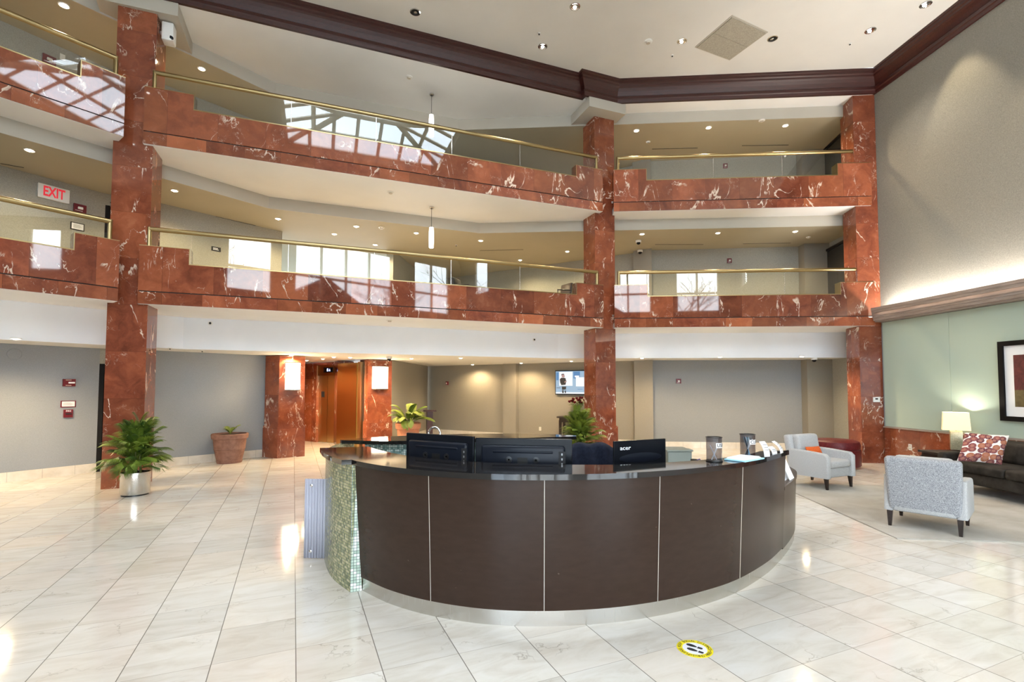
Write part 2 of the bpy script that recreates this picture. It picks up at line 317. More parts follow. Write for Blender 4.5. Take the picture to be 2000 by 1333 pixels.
# ------------------------------------------------------------------ mesh helpers
class MB:
    def __init__(s): s.v = []; s.f = []; s.uv = []; s.mi = []
    def add(s, vs, fs, uvs=None, mi=0):
        o = len(s.v); s.v += [tuple(x) for x in vs]
        for k, f in enumerate(fs):
            s.f.append([i + o for i in f]); s.uv.append(uvs[k] if uvs else None); s.mi.append(mi)
        return s
    def box(s, c, d, rz=0.0, mi=0):
        x, y, z = (q / 2 for q in d); cz, sz = math.cos(rz), math.sin(rz)
        vs = [(c[0] + cz * a * x - sz * b * y, c[1] + sz * a * x + cz * b * y, c[2] + e * z) for e in (-1, 1) for a, b in ((-1, -1), (1, -1), (1, 1), (-1, 1))]
        return s.add(vs, [(0, 3, 2, 1), (4, 5, 6, 7), (0, 1, 5, 4), (1, 2, 6, 5), (2, 3, 7, 6), (3, 0, 4, 7)], mi=mi)
    def prism(s, poly, z0, z1, mi=0):
        n = len(poly)
        a = sum(poly[i][0] * poly[(i + 1) % n][1] - poly[(i + 1) % n][0] * poly[i][1] for i in range(n))
        if a < 0: poly = poly[::-1]
        vs = [(p[0], p[1], z0) for p in poly] + [(p[0], p[1], z1) for p in poly]
        fs = [tuple(range(n - 1, -1, -1)), tuple(range(n, 2 * n))] + [(i, (i + 1) % n, n + (i + 1) % n, n + i) for i in range(n)]
        return s.add(vs, fs, mi=mi)
    def seg(s, p, q, z0, z1, th, off=0.0, mi=0):   # wall slab from p to q, front face on the right-hand side line, thickness to the left (back)
        d = Vector((q[0] - p[0], q[1] - p[1])).normalized(); n = Vector((-d.y, d.x))
        a = Vector(p[:2]) + n * off; b = Vector(q[:2]) + n * off
        return s.prism([a, b, b + n * th, a + n * th], z0, z1, mi)
    def tube(s, pts, r, n=8, cap=True, mi=0):
        pts = [Vector(p) for p in pts]; rings = []
        for i, p in enumerate(pts):
            a = pts[max(i - 1, 0)]; b = pts[min(i + 1, len(pts) - 1)]
            t = (b - a).normalized()
            if 0 < i < len(pts) - 1:
                t = ((pts[i] - a).normalized() + (b - pts[i]).normalized()).normalized()
            ref = Vector((0, 0, 1)) if abs(t.z) < 0.95 else Vector((1, 0, 0))
            u = t.cross(ref).normalized(); w = u.cross(t)
            k = r[i] if isinstance(r, (list, tuple)) else r
            rings.append([p + u * (k * math.cos(2 * PI * j / n)) + w * (k * math.sin(2 * PI * j / n)) for j in range(n)])
        vs = [v for g in rings for v in g]; fs = []
        for i in range(len(pts) - 1):
            for j in range(n):
                fs.append((i * n + j, i * n + (j + 1) % n, (i + 1) * n + (j + 1) % n, (i + 1) * n + j))
        if cap: fs += [tuple(range(n - 1, -1, -1)), tuple(range((len(pts) - 1) * n, len(pts) * n))]
        return s.add(vs, fs, mi=mi)
    def lathe(s, prof, c=(0, 0, 0), n=32, mi=0):
        vs = []; fs = []; k = len(prof)
        for j in range(n):
            a = 2 * PI * j / n
            vs += [(c[0] + r * math.cos(a), c[1] + r * math.sin(a), c[2] + z) for r, z in prof]
        for j in range(n):
            for i in range(k - 1):
                a, b = j * k + i, ((j + 1) % n) * k + i
                fs.append((a, b, b + 1, a + 1))
        return s.add(vs, fs, mi=mi)
    def build(s, name, mat, parent=None, world=False, smooth=None, kind=None):
        me = bpy.data.meshes.new(name)
        org = Vector((0, 0, 0))
        if world and parent is not None:
            p = parent
            while p is not None: org += p.location; p = p.parent
        vs = [tuple(Vector(v) - org) for v in s.v]
        me.from_pydata(vs, [], s.f)
        uvl = me.uv_layers.new(name='UVMap')
        for poly in me.polygons:
            pre = s.uv[poly.index]; n = poly.normal
            if pre is None:
                if abs(n.z) > 0.75: t = None
                else: t = Vector((-n.y, n.x, 0)).normalized()
            for k, li in enumerate(poly.loop_indices):
                co = Vector(s.v[me.loops[li].vertex_index])
                if pre is not None: uvl.data[li].uv = pre[k]
                elif t is None: uvl.data[li].uv = (co.x, co.y)
                else: uvl.data[li].uv = (co.dot(t), co.z)
            poly.material_index = s.mi[poly.index]
        for m in (mat if isinstance(mat, (list, tuple)) else [mat]): me.materials.append(m)
        me.update()
        if smooth is not None:
            for poly in me.polygons: poly.use_smooth = True
            me.set_sharp_from_angle(angle=R(smooth))
        o = bpy.data.objects.new(name, me); COL.objects.link(o)
        if parent is not None: o.parent = parent
        if kind: o['kind'] = kind
        return o

def rbox(c, d, bev, seg=3, rot=None):
    """rounded box as an MB"""
    bm = bmesh.new(); bmesh.ops.create_cube(bm, size=1.0)
    for v in bm.verts: v.co = Vector((v.co.x * d[0], v.co.y * d[1], v.co.z * d[2]))
    bmesh.ops.bevel(bm, geom=list(bm.edges), offset=bev, segments=seg, profile=0.5, affect='EDGES')
    return from_bm(bm, c, rot)
def from_bm(bm, c=(0, 0, 0), rot=None):
    m = MB(); bm.verts.index_update(); mat = rot or Matrix()
    m.add([mat @ v.co + Vector(c) for v in bm.verts], [[v.index for v in f.verts] for f in bm.faces]); bm.free()
    return m
def merge(*ms):
    r = MB()
    for m in ms:
        o = len(r.v); r.v += m.v
        r.f += [[i + o for i in f] for f in m.f]; r.uv += m.uv; r.mi += m.mi
    return r
def cushion(c, d, puff=0.35, rot=None, n=10, flat=2.6):
    """puffed cushion; UV over its face"""
    m = MB(); vs = []; fs = []; uvs = []
    for sgn in (1, -1):
        o = len(vs)
        for j in range(n + 1):
            for i in range(n + 1):
                u, v = i / n * 2 - 1, j / n * 2 - 1
                h = ((1 - abs(u) ** flat) * (1 - abs(v) ** flat)) ** 0.55
                pinch = 1 - 0.05 * (1 - abs(u)) * abs(v) ** 3 - 0.0
                pinch2 = 1 - 0.05 * (1 - abs(v)) * abs(u) ** 3
                vs.append(Vector((u * pinch2 * d[0] / 2, v * pinch * d[1] / 2, sgn * h * d[2] / 2)))
        for j in range(n):
            for i in range(n):
                a = o + j * (n + 1) + i
                q = (a, a + 1, a + n + 2, a + n + 1); uq = [((k - o) % (n + 1) / n * d[0] / d[0], (k - o) // (n + 1) / n) for k in q]
                if sgn < 0: q = q[::-1]; uq = uq[::-1]
                fs.append(q); uvs.append(uq)
    mat = rot or Matrix()
    m.add([mat @ v + Vector(c) for v in vs], fs, uvs)
    return m

def tag(o, label, cat, group=None, kind=None):
    o['label'] = label; o['category'] = cat
    if group: o['group'] = group
    if kind: o['kind'] = kind
    return o
def thing(name, label, cat, loc=(0, 0, 0), rz=0.0, group=None, kind=None):
    o = bpy.data.objects.new(name, None); COL.objects.link(o); o.empty_display_size = 0.1
    o.location = loc; o.rotation_euler = (0, 0, rz)
    return tag(o, label, cat, group, kind)
def structure(o, label, cat):
    return tag(o, label, cat, kind='structure')
def dup(root, loc, rz, label):
    r = root.copy(); COL.objects.link(r); r.location = loc; r.rotation_euler = (0, 0, rz); r['label'] = label
    for ch in list(root.children):
        c = ch.copy(); COL.objects.link(c); c.parent = r
        for g in ch.children:
            d = g.copy(); COL.objects.link(d); d.parent = c
    return r
def lamp(kind, name, loc, energy, color, parent=None, **kw):
    L = bpy.data.lights.new(name, kind); L.energy = energy; L.color = color
    for k, v in kw.items(): setattr(L, k, v)
    o = bpy.data.objects.new(name, L); COL.objects.link(o); o.location = loc
    if parent is not None: o.parent = parent
    return o
def text_mb(body, size, mi=0, depth=0.002, align='CENTER', bold=0.0):
    cu = bpy.data.curves.new('lettering', 'FONT'); cu.body = body; cu.size = size; cu.extrude = depth / 2
    cu.align_x = align; cu.align_y = 'CENTER'; cu.resolution_u = 3; cu.offset = bold * size
    o = bpy.data.objects.new('lettering', cu); COL.objects.link(o)
    dg = bpy.context.evaluated_depsgraph_get(); me = bpy.data.meshes.new_from_object(o.evaluated_get(dg))
    m = MB(); m.add([v.co.copy() for v in me.vertices], [list(p.vertices) for p in me.polygons], mi=mi)
    bpy.data.objects.remove(o); bpy.data.curves.remove(cu); bpy.data.meshes.remove(me)
    return m
def xform(m, mat):
    m.v = [tuple(mat @ Vector(v)) for v in m.v]; return m
def frame(p, d, n):
    """matrix: local x along d (horizontal), local y up, local z along n (out of the wall)"""
    d = Vector((d[0], d[1], 0)).normalized(); n = Vector((n[0], n[1], 0)).normalized()
    return Matrix(((d.x, 0, n.x, p[0]), (d.y, 0, n.y, p[1]), (0, 1, 0, p[2]), (0, 0, 0, 1)))
def V2(p): return Vector((p[0], p[1]))
def lerp(a, b, t): return (a[0] + (b[0] - a[0]) * t, a[1] + (b[1] - a[1]) * t)
def isect(p, d, q, e):
    """2-D intersection of p+s*d and q+t*e"""
    cr = d.x * e.y - d.y * e.x; w = q - p
    return p + d * ((w.x * e.y - w.y * e.x) / cr)

# ------------------------------------------------------------------ camera
F, PT, RL, CY, H = 979.56, 0.0429, 0.0015, 714.48, 1.75
cp, sp, cr_, sr_ = math.cos(PT), math.sin(PT), math.cos(RL), math.sin(RL)
FW = Vector((0, cp, sp)); UP0 = Vector((0, -sp, cp)); RT0 = Vector((1, 0, 0))
RT = RT0 * cr_ + UP0 * sr_; UP = UP0 * cr_ - RT0 * sr_
cam = bpy.data.cameras.new('camera'); co = bpy.data.objects.new('camera', cam); COL.objects.link(co)
cam.sensor_width = 36; cam.sensor_fit = 'HORIZONTAL'; cam.lens = F / 2000 * 36; cam.shift_y = (CY - 666.5) / 2000
cam.clip_end = 300
co.matrix_world = Matrix(((RT.x, UP.x, -FW.x, 0), (RT.y, UP.y, -FW.y, 0), (RT.z, UP.z, -FW.z, H), (0, 0, 0, 1)))
S.camera = co
EYE = Vector((0, 0, H))
# survey helpers: turn a point read off the photograph into the point of a real surface of the room
def ray(x, y): return FW + RT * ((x - 1000) / F) - UP * ((y - CY) / F)
def on_z(x, y, z):
    r = ray(x, y); return EYE + r * ((z - H) / r.z)
def on_wall(x, y, a, b):
    a2, b2 = V2(a), V2(b); n = Vector((-(b2 - a2).y, (b2 - a2).x)); r = ray(x, y)
    return EYE + r * ((a2 - V2(EYE)).dot(n) / (r.x * n.x + r.y * n.y))

# ------------------------------------------------------------------ plan of the building
ZB = {2: 3.20, 3: 6.06}           # undersides of the balcony fronts
ZTOP, ZCR = 9.25, 8.75            # atrium ceiling, underside of the crown beam
ZC = {1: 2.535, 2: 5.79, 3: 8.47}  # corridor ceilings
A0, A1 = (-6.54, 8.70), (2.22, 12.115)      # centre balcony front
B0, B1 = (2.49, 12.12), (8.51, 11.69)       # right balcony front
L1p, L0p = (-6.70, 8.465), (-10.75, 3.30)   # left balcony front
dA = (V2(A1) - V2(A0)).normalized(); nA = Vector((-dA.y, dA.x))
dB = (V2(B1) - V2(B0)).normalized(); nB = Vector((-dB.y, dB.x))
dL = (V2(L1p) - V2(L0p)).normalized(); nL = Vector((-dL.y, dL.x))
CLA = isect(V2(L1p), dL, V2(A0), dA); CAB = isect(V2(A0), dA, V2(B0), dB)
REND = V2(B0) + dB * 6.30
FRONT = [V2(L0p), CLA, CAB, REND]
def inner(ol, oa, ob):
    pl, pa, pb = V2(L0p) + nL * ol, V2(A0) + nA * oa, V2(B0) + nB * ob
    return [pl, isect(pl, dL, pa, dA), isect(pa, dA, pb, dB), pb + dB * 6.55]
FAS = {1: inner(1.36, 1.75, 1.4), 2: inner(0.75, 1.95, 0.65), 3: inner(0.75, 2.0, 0.45)}
SOF = {1: ZB[2], 2: ZB[3], 3: ZCR}
WL = [(-10.80, 6.70), (-8.52, 10.35), (-7.75, 10.88), (-6.00, 12.93)]
W1a, W1b = (-3.27, 19.0), (3.70, 14.92)
W2a, W2b = (4.00, 14.65), (8.22, 14.22)
RW = [(8.65, 11.65), (8.65 + 0.0837 * 15.7, 11.65 - 0.9965 * 15.7)]
dR = (V2(RW[1]) - V2(RW[0])).normalized()
nR = Vector((dR.y, -dR.x))                  # points into the room (-x)
if nR.x > 0: nR = -nR
YB = -4.0
XW = -10.8

# floor and ground outside
m = MB(); m.add([(-13, YB - 0.3, 0), (12, YB - 0.3, 0), (12, 21.5, 0), (-13, 21.5, 0)], [(0, 1, 2, 3)])
m.add([(-13, YB - 0.3, -0.2), (12, YB - 0.3, -0.2), (12, 21.5, -0.2), (-13, 21.5, -0.2)], [(3, 2, 1, 0)])
structure(m.build('floor', M['floor']), 'polished beige marble tile floor laid on the diagonal', 'floor')
m = MB(); m.add([(-80, -80, -0.25), (80, -80, -0.25), (80, 60, -0.25), (-80, 60, -0.25)], [(0, 1, 2, 3)])
structure(m.build('ground', M['paving']), 'grey paved ground outside the glazed entrance wall', 'ground')

# ---- ground floor and gallery walls (full height polylines)
def wall(name, p, q, z0, z1, label, mat='wall', th=0.2):
    if z1 > 9:
        structure(MB().seg(p, q, 3.3, z1, th).build(name + '_upper', M['wall_up']), 'beige upper storeys of the ' + label.replace('grey ', '').replace('taupe ', ''), 'wall'); z1 = 3.3
    return structure(MB().seg(p, q, z0, z1, th).build(name, M[mat]), label, 'wall')
wall('wall_left', WL[0], WL[1], 0, 9.3, 'grey woven-covered wall on the far left carrying the red fire signs')
# wall around the doorway beside the left pillar: three storeys of it
m = MB()
DL0, DL1 = V2(WL[1]), V2(WL[2]); dD = (DL1 - DL0).normalized()
m.seg(WL[1], WL[2], 2.22, 3.55, 0.2); m.seg(WL[1], WL[2], 5.55, 9.3, 0.2)
structure(m.build('wall_left_door_head', M['wall_up']), 'grey wall above the black doors behind the left pillar', 'wall')
wall('wall_left_inner', WL[2], WL[3], 0, 9.3, 'grey woven-covered wall between the left pillar and the elevator pillar')
wall('wall_back', W1a, W1b, 0, 9.3, 'taupe back wall carrying the television', 'wall_warm_tint')
wall('wall_back_right', W2a, W2b, 0, 9.3, 'grey back wall panel to the right of the middle pillar', 'wall_neutral_tint')
P2 = [(3.56, 14.80), (4.06, 14.50)]
m = MB(); m.prism([(3.585, 14.72), (4.05, 14.42), (4.09, 14.75), (3.7, 15.1)], 0, 9.3)
structure(m.build('wall_back_pilaster', M['wall_warm_tint']), 'taupe wall pilaster just right of the middle pillar', 'wall')
m = MB(); m.prism([(-0.30, 17.04), (0.13, 16.79), (0.33, 17.12), (-0.12, 17.38)], 0, 3.2)
structure(m.build('wall_back_inner_pilaster', M['wall_warm_tint']), 'taupe wall pilaster left of the television', 'wall')
m = MB(); m.prism([(8.20, 13.93), (9.05, 13.85), (9.05, 14.4), (8.2, 14.4)], 0, 9.3)
structure(m.build('wall_back_right_end', M['wall_warm_tint']), 'grey wall end stepping forward beside the right pillar', 'wall')
m = MB(); m.prism([(8.68, 11.9), (8.95, 11.9), (9.05, 14.0), (8.88, 14.0)], 0, 9.3)
structure(m.build('wall_right_corridor', M['wall_up']), 'short side wall of the galleries behind the right pillar', 'wall')
wall('wall_elevator_side', (-3.50, 14.62), (-3.17, 18.9), 0, 9.3, 'taupe wall running back behind the second elevator pillar', 'wall_warm_tint')
# atrium side and entrance walls
m = MB(); m.seg((XW, YB), (XW, 6.75), 0, 9.3, 0.2)
structure(m.build('wall_west', M['wall_hi']), 'beige side wall on the left of the atrium, beside the camera', 'wall')

# ---- right wall: upper textured wall, ledge, green glass, wainscot
def rw(off, y):  # point on the right wall plane at distance along
    return V2(RW[0]) + dR * y + nR * off
m = MB(); a, b = V2(RW[0]) - dR * 0.3, V2(RW[1])
for s0, s1, z0, z1 in ((-0.3, 12.95, 3.2, 9.3), (12.95, 14.25, 3.2, 6.9), (12.95, 14.25, 8.95, 9.3), (14.25, 15.7, 3.2, 9.3)):
    m.prism([rw(0, s0), rw(0, s1), rw(-0.2, s1), rw(-0.2, s0)], z0, z1)
structure(m.build('wall_right', M['wall_hi']), 'tall beige textured wall on the right above the lit ledge', 'wall')
m = MB()
m.prism([a, b, b - nR * 0.2, a - nR * 0.2], 0, 3.2)
structure(m.build('wall_right_base', M['wall']), 'right side wall behind the green glass panels', 'wall')
t = thing('glass_wall_panelling', 'pale green back-painted glass panelling on the right wall under the ledge', 'wall panel', (*rw(0.0, 0.2), 0.85))
for k in range(9):
    s0, s1 = 0.02 + k * 1.62 - 0.0, 0.02 + (k + 1) * 1.62 - 0.006
    m = MB(); m.prism([rw(0, s0), rw(0, s1), rw(0.03, s1), rw(0.03, s0)], 0.865, 3.26); m.build('glass_panel', M['greenglass'], t, True)
t = thing('marble_wainscot', 'low red marble wainscot along the right wall behind the sofa', 'wainscot', (*rw(0.0, 0.2), 0))
m = MB(); m.prism([rw(0, 0.02), rw(0, 15.6), rw(0.06, 15.6), rw(0.06, 0.02)], 0, 0.83); m.build('marble_facing', M['marble_wall'], t, True)
m = MB(); m.prism([rw(0, 0.02), rw(0, 15.6), rw(0.085, 15.6), rw(0.085, 0.02)], 0.83, 0.862); m.build('cap', M['greywood'], t, True)
t = thing('cove_light_ledge', 'long grey-brown reeded wood ledge with hidden light washing the right wall', 'ledge', (*rw(0.0, 0.2), 3.27))
m = MB()
prof = [(0.0, 3.27), (0.20, 3.27), (0.20, 3.30), (0.235, 3.30), (0.235, 3.352), (0.25, 3.36), (0.25, 3.41), (0.262, 3.418), (0.262, 3.47), (0.275, 3.478), (0.275, 3.53), (0.288, 3.538), (0.288, 3.60), (0.262, 3.60), (0.262, 3.40), (0.0, 3.40)]
vs = [(*rw(o, s), z) for s in (0.0, 15.6) for o, z in prof]; k = len(prof)
m.add(vs, [(i, (i + 1) % k, k + (i + 1) % k, k + i) for i in range(k)] + [tuple(range(k - 1, -1, -1)), tuple(range(k, 2 * k))])
m.build('reeded_moulding', M['greywood'], t, True)
m = MB(); m.tube([(*rw(0.13, 0.15), 3.44), (*rw(0.13, 15.4), 3.44)], 0.022, 6); m.build('light_tube', M['cove'], t, True)
al = lamp('AREA', 'cove_light', (0, 0, 0), 520, (1.0, 0.95, 0.88), t, shape='RECTANGLE', size=15.2, size_y=0.06)
al.location = (*(rw(0.14, 7.8) - rw(0.0, 0.2)), 0.20); al.rotation_euler = (R(180), 0, math.atan2(dR.y, dR.x))

def sq(c, ang, w):  # front-left corner c, side along ang
    d = Vector((math.cos(ang), math.sin(ang))); n = Vector((-d.y, d.x)); c = V2(c)
    return [c, c + d * w, c + d * w + n * w, c + n * w]
aA = math.atan2(dA.y, dA.x)
C1 = sq((-6.985, 8.60), aA, 0.585)
C2 = sq((2.04, 12.21), aA, 0.565)
# ---- slabs: soffits, fascias, corridor ceilings, gallery floors
OUT = [(9.3, 11.4), (9.3, 21.4), (-12.6, 21.4), (-12.6, 3.0)]
def sheet(poly, z, th):
    m = MB(); m.prism([tuple(p[:2]) for p in poly], z, z + th); return m
NM = {1: 'ground floor', 2: 'second floor', 3: 'third floor'}
m = MB(); m.prism([tuple(p) for p in FRONT] + OUT, 9.3, 9.42)  # unseen slab added to stop sky light leaking into the galleries
structure(m.build('roof', M['white']), 'unseen light-blocking slab added over the balcony galleries', 'roof')
for k in (1, 2, 3):
    zs, zc = SOF[k], ZC[k]; G = FAS[k]
    m = MB()
    bays = [(V2(L0p), V2(L1p), nL), (V2(A0), V2(A1), nA), (V2(B0), V2(B1) + dB * 0.1, nB)]
    e = 0.012 if k < 3 else -0.02
    for i, (a, b, nn) in enumerate(bays):
        pa_ = [a + nn * e, b + nn * e]
        if k < 3:
            if i < 2: pa_.append(b + nn * 0.42)
            pa_ += [G[i + 1], G[i]]
            if i > 0: pa_.append(a + nn * 0.42)
        else: pa_ += [G[i + 1], G[i]]
        m.prism(pa_, zs - 0.004, zs + 0.12)
        if i < 2:
            a2, n2 = bays[i + 1][0], bays[i + 1][2]; back = [C1, C2][i]
            f_ = 0.42 if k < 3 else e
            m.prism([b + nn * f_, (V2(back[0]) + V2(back[2])) / 2, a2 + n2 * f_, G[i + 1]], zs - 0.0035, zs + 0.118)
    structure(m.build('ceiling_soffit', M['white']), 'white soffit under the %s' % ('second floor balconies', 'third floor balconies', 'crown beam at the top of the galleries')[k - 1], 'ceiling')
    m = MB()
    for i in range(3):
        e = 0.06
        m.prism([G[i] - bays[i][2] * 0.006, G[i + 1] - bays[i][2] * 0.006, G[i + 1] + bays[i][2] * 0.014, G[i] + bays[i][2] * 0.014], zc - 0.003, zs + 0.1)
    structure(m.build('ceiling_fascia', M['cool_white'] if k == 1 else M['fascia']), '%s drop between the soffit and the %s ceiling' % (('white', 'beige', 'beige')[k - 1], NM[k]), 'ceiling')
    poly = [*G, *[V2(p) for p in OUT]]
    m = sheet(poly, zc, 0.08)
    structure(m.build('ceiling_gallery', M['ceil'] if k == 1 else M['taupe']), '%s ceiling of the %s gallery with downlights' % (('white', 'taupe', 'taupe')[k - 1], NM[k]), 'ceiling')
    if k < 3:
        poly = [V2(L0p) + nL * .1, CLA + 0.45 * nA, CAB + .3 * nA, REND + nB * .1] + [V2(p) for p in OUT]
        m = sheet(poly, zs + 0.30, 0.05)
        structure(m.build('floor_gallery', M['rug']), 'carpeted floor of the %s gallery' % NM[k + 1], 'floor')

# ---- atrium ceiling with its hipped skylight (the skylight lies ahead and above, out of the frame, seen in the reflections)
def sk(d, n): return V2((0, 0)) + dA * d + nA * n
SD0, SD1, SN0, SN1 = -1.02, 3.85, 4.0, 7.2
hole = [sk(SD0, SN0), sk(SD1, SN0), sk(SD1, SN1), sk(SD0, SN1)]
outer = [Vector((XW - 0.1, YB - 0.2)), Vector((10.3, YB - 0.2)), REND + Vector((0.4, -0.3)), CAB + Vector((0, -0.05)), CLA + Vector((0.0, -0.05)), V2(L0p) + Vector((-0.1, -0.05))]
bm = bmesh.new()
for zz in (ZTOP,):
    ov = [bm.verts.new((*p, zz)) for p in outer]; hv = [bm.verts.new((*p, zz)) for p in hole]
    es = [bm.edges.new((ov[i], ov[(i + 1) % 6])) for i in range(6)] + [bm.edges.new((hv[i], hv[(i + 1) % 4])) for i in range(4)]
    bmesh.ops.triangle_fill(bm, use_beauty=True, edges=es, use_dissolve=False)
m = from_bm(bm)
m2 = MB(); m2.v = [(x, y, z + 0.14) for x, y, z in m.v]; m2.f = [list(f) for f in m.f]; m2.uv = list(m.uv); m2.mi = list(m.mi)
m = merge(m, m2)
structure(m.build('ceiling', M['ceil']), 'high warm white atrium ceiling above the reception desk', 'ceiling')
t = thing('hipped_skylight', 'beige framed hipped glass skylight in the atrium ceiling mirrored in the balcony fronts', 'skylight', (*sk(1.4, 5.6), ZTOP))
t['kind'] = 'structure'
ZR = 9.95
hc = [Vector((*p, ZTOP + 0.14)) for p in hole]; r0, r1 = Vector((*sk(0.6, 5.6), ZR)), Vector((*sk(2.22, 5.6), ZR))
m = MB(); m.add([*hc, r0, r1], [(0, 1, 5, 4), (1, 2, 5), (2, 3, 4, 5), (3, 0, 4)]); m.build('roof_glass', M['win_glass'], t, True)
def beam(a, b, w=0.12, h=0.12):
    a, b = Vector(a), Vector(b); return MB().tube([a, b], w * 0.62, 4)
fr = [beam(r0, r1, .14)] + [beam(hc[i], (r0, r1, r1, r0)[i], 0.17) for i in range(4)]
for i in range(4): fr.append(beam(hc[i], hc[(i + 1) % 4], 0.14))
for s in (0, 1):
    e0, e1 = (hc[0], hc[1]) if s == 0 else (hc[3], hc[2])
    for k in range(1, 7):
        tt = k / 7; base = e0.lerp(e1, tt); x = SD0 + (SD1 - SD0) * tt
        if x < 0.6: f = (x - SD0) / (0.6 - SD0)
        elif x > 2.22: f = (SD1 - x) / (SD1 - 2.22)
        else: f = 1
        top = Vector((*sk(x, 5.6 + (-1 if s == 0 else 1) * 1.6 * (1 - f)), ZTOP + 0.14 + (ZR - ZTOP - 0.14) * f))
        fr.append(beam(base, top, 0.085))
    fr.append(beam(e0.lerp(r0, .5), e1.lerp(r1, .5), 0.10))
for e0, e1, rr in ((hc[3], hc[0], r0), (hc[2], hc[1], r1)):
    for k in (1, 2, 3):
        base = e0.lerp(e1, k / 4); f = 1 - abs(k / 4 - .5) * 2
        top = base.lerp(rr, 1.0 if k == 2 else 0.5) if k == 2 else base + (rr - e0.lerp(e1, .5)) * f
        fr.append(beam(base, top, 0.10))
    fr.append(beam(e0.lerp(rr, .5), e1.lerp(rr, .5), 0.10))
merge(*fr).build('frame', M['trimwhite'], t, True)
m = MB()
for i in range(4):
    a, b = hole[i], hole[(i + 1) % 4]; m.add([(*a, ZTOP), (*b, ZTOP), (*b, ZTOP + 0.2), (*a, ZTOP + 0.2)], [(0, 1, 2, 3)])
m.build('curb', M['trimwhite'], t, True)

# ---- entrance wall behind the camera with its windows
wins = [(-9.4, -6.4, 5.9, 8.7, 2), (-2.3, -0.5, 5.9, 8.7, 1), (0.5, 5.45, 5.9, 8.7, 4), (6.85, 9.1, 5.9, 8.7, 2), (-3.0, 3.0, 0.1, 3.3, 5), (4.0, 9.4, 0.1, 3.3, 4)]
xs = sorted({XW, 10.2} | {w[0] for w in wins} | {w[1] for w in wins}); zs_ = sorted({0.0, 9.3} | {w[2] for w in wins} | {w[3] for w in wins})
m = MB()
for i in range(len(xs) - 1):
    for j in range(len(zs_) - 1):
        cx, cz = (xs[i] + xs[i + 1]) / 2, (zs_[j] + zs_[j + 1]) / 2
        if not any(w[0] < cx < w[1] and w[2] < cz < w[3] for w in wins):
            m.prism([(xs[i], YB), (xs[i + 1], YB), (xs[i + 1], YB - 0.25), (xs[i], YB - 0.25)], zs_[j], zs_[j + 1])
structure(m.build('wall_entrance', M['wall_hi']), 'entrance wall behind the camera with tall windows', 'wall')
for k, (x0, x1, z0, z1, n) in enumerate(wins):
    w = thing('window_%d' % (k + 1), 'tall entrance wall window, number %d from the left in its %s row' % (k % 4 + 1, 'upper' if k < 4 else 'lower'), 'window', ((x0 + x1) / 2, YB - 0.12, z0), 0, None, 'structure')
    m = MB()
    for i in range(n + 1):
        x = x0 + (x1 - x0) * i / n; m.box((x, YB - 0.12, (z0 + z1) / 2), (0.09, 0.12, z1 - z0))
    for z in (z0, z1) + ((z0 + 1.05,) if k < 4 else (z0 + 2.2,)): m.box(((x0 + x1) / 2, YB - 0.12, z), (x1 - x0, 0.12, 0.1))
    m.build('frame', M['trimwhite'], w, True)
    m = MB(); m.add([(x0, YB - 0.12, z0), (x1, YB - 0.12, z0), (x1, YB - 0.12, z1), (x0, YB - 0.12, z1)], [(0, 1, 2, 3)]); m.build('pane', M['win_glass'], w, True)
w = thing('window_8', 'upper window in the right wall near the entrance corner behind the camera', 'window', (*rw(-0.1, 13.6), 6.9), 0, None, 'structure')
m = MB()
for s_ in (12.98, 14.22): m.prism([rw(-.05, s_ - .04), rw(-.05, s_ + .04), rw(-.14, s_ + .04), rw(-.14, s_ - .04)], 6.9, 8.95)
for z in (6.9, 8.87): m.prism([rw(-.05, 12.95), rw(-.05, 14.25), rw(-.14, 14.25), rw(-.14, 12.95)], z, z + .08)
m.build('frame', M['trimwhite'], w, True)
m = MB(); a_, b_ = rw(-.1, 12.95), rw(-.1, 14.25); m.add([(*a_, 6.9), (*b_, 6.9), (*b_, 8.95), (*a_, 8.95)], [(0, 1, 2, 3)]); m.build('pane', M['win_glass'], w, True)
# canopy outside
t = thing('entrance_canopy', 'grey gabled entrance canopy outside the windows behind the camera', 'canopy', (2.2, -7.0, 0))
m = MB(); m.add([(-0.6, -10.5, 5.4), (-0.6, -4.6, 5.4), (2.2, -4.6, 7.15), (2.2, -10.5, 7.15), (5.0, -4.6, 5.4), (5.0, -10.5, 5.4)], [(0, 1, 2, 3), (3, 2, 4, 5), (1, 4, 2), (0, 3, 5)]); m.build('roof', M['roofing'], t, True)
for x in (-0.3, 4.7):
    MB().box((x, -10, 2.6), (0.35, 0.35, 5.6)).build('post', M['trimwhite'], t, True)

def bare_tree(x, y, h, seed, label):
    t = thing('bare_tree', label, 'tree', (x, y, -0.25)); r_ = random.Random(seed); m = MB()
    def grow(p, d, L_, rad, depth):
        q = p + d * L_; mid = p.lerp(q, .5) + Vector((r_.uniform(-1, 1), r_.uniform(-1, 1), 0)) * L_ * .06
        m.tube([p, mid, q], [rad, rad * .85, rad * .65], 5 if depth > 2 else 4, False)
        if depth == 0: return
        for k in range(3 if depth > 1 else 4):
            a = r_.uniform(0, 2 * PI); e = Vector((math.cos(a), math.sin(a), 0)) * r_.uniform(.45, .95)
            grow(p.lerp(q, r_.uniform(.55, 1.0)), (d + e + Vector((0, 0, .12))).normalized(), L_ * r_.uniform(.6, .78), rad * .55, depth - 1)
    grow(Vector((0, 0, h * .3)), Vector((0, 0, 1)), h * .26, .10, 5)
    m.build('branches', M['bark'], t, smooth=60)
    MB().tube([(0, 0, 0), (0.03, 0, h * .16), (0, 0, h * .32)], [.2, .15, .11], 10).build('trunk', M['bark'], t, smooth=60)
bare_tree(-2.6, -9.5, 10.5, 2, 'leafless tree outside the narrow upper window behind the camera')
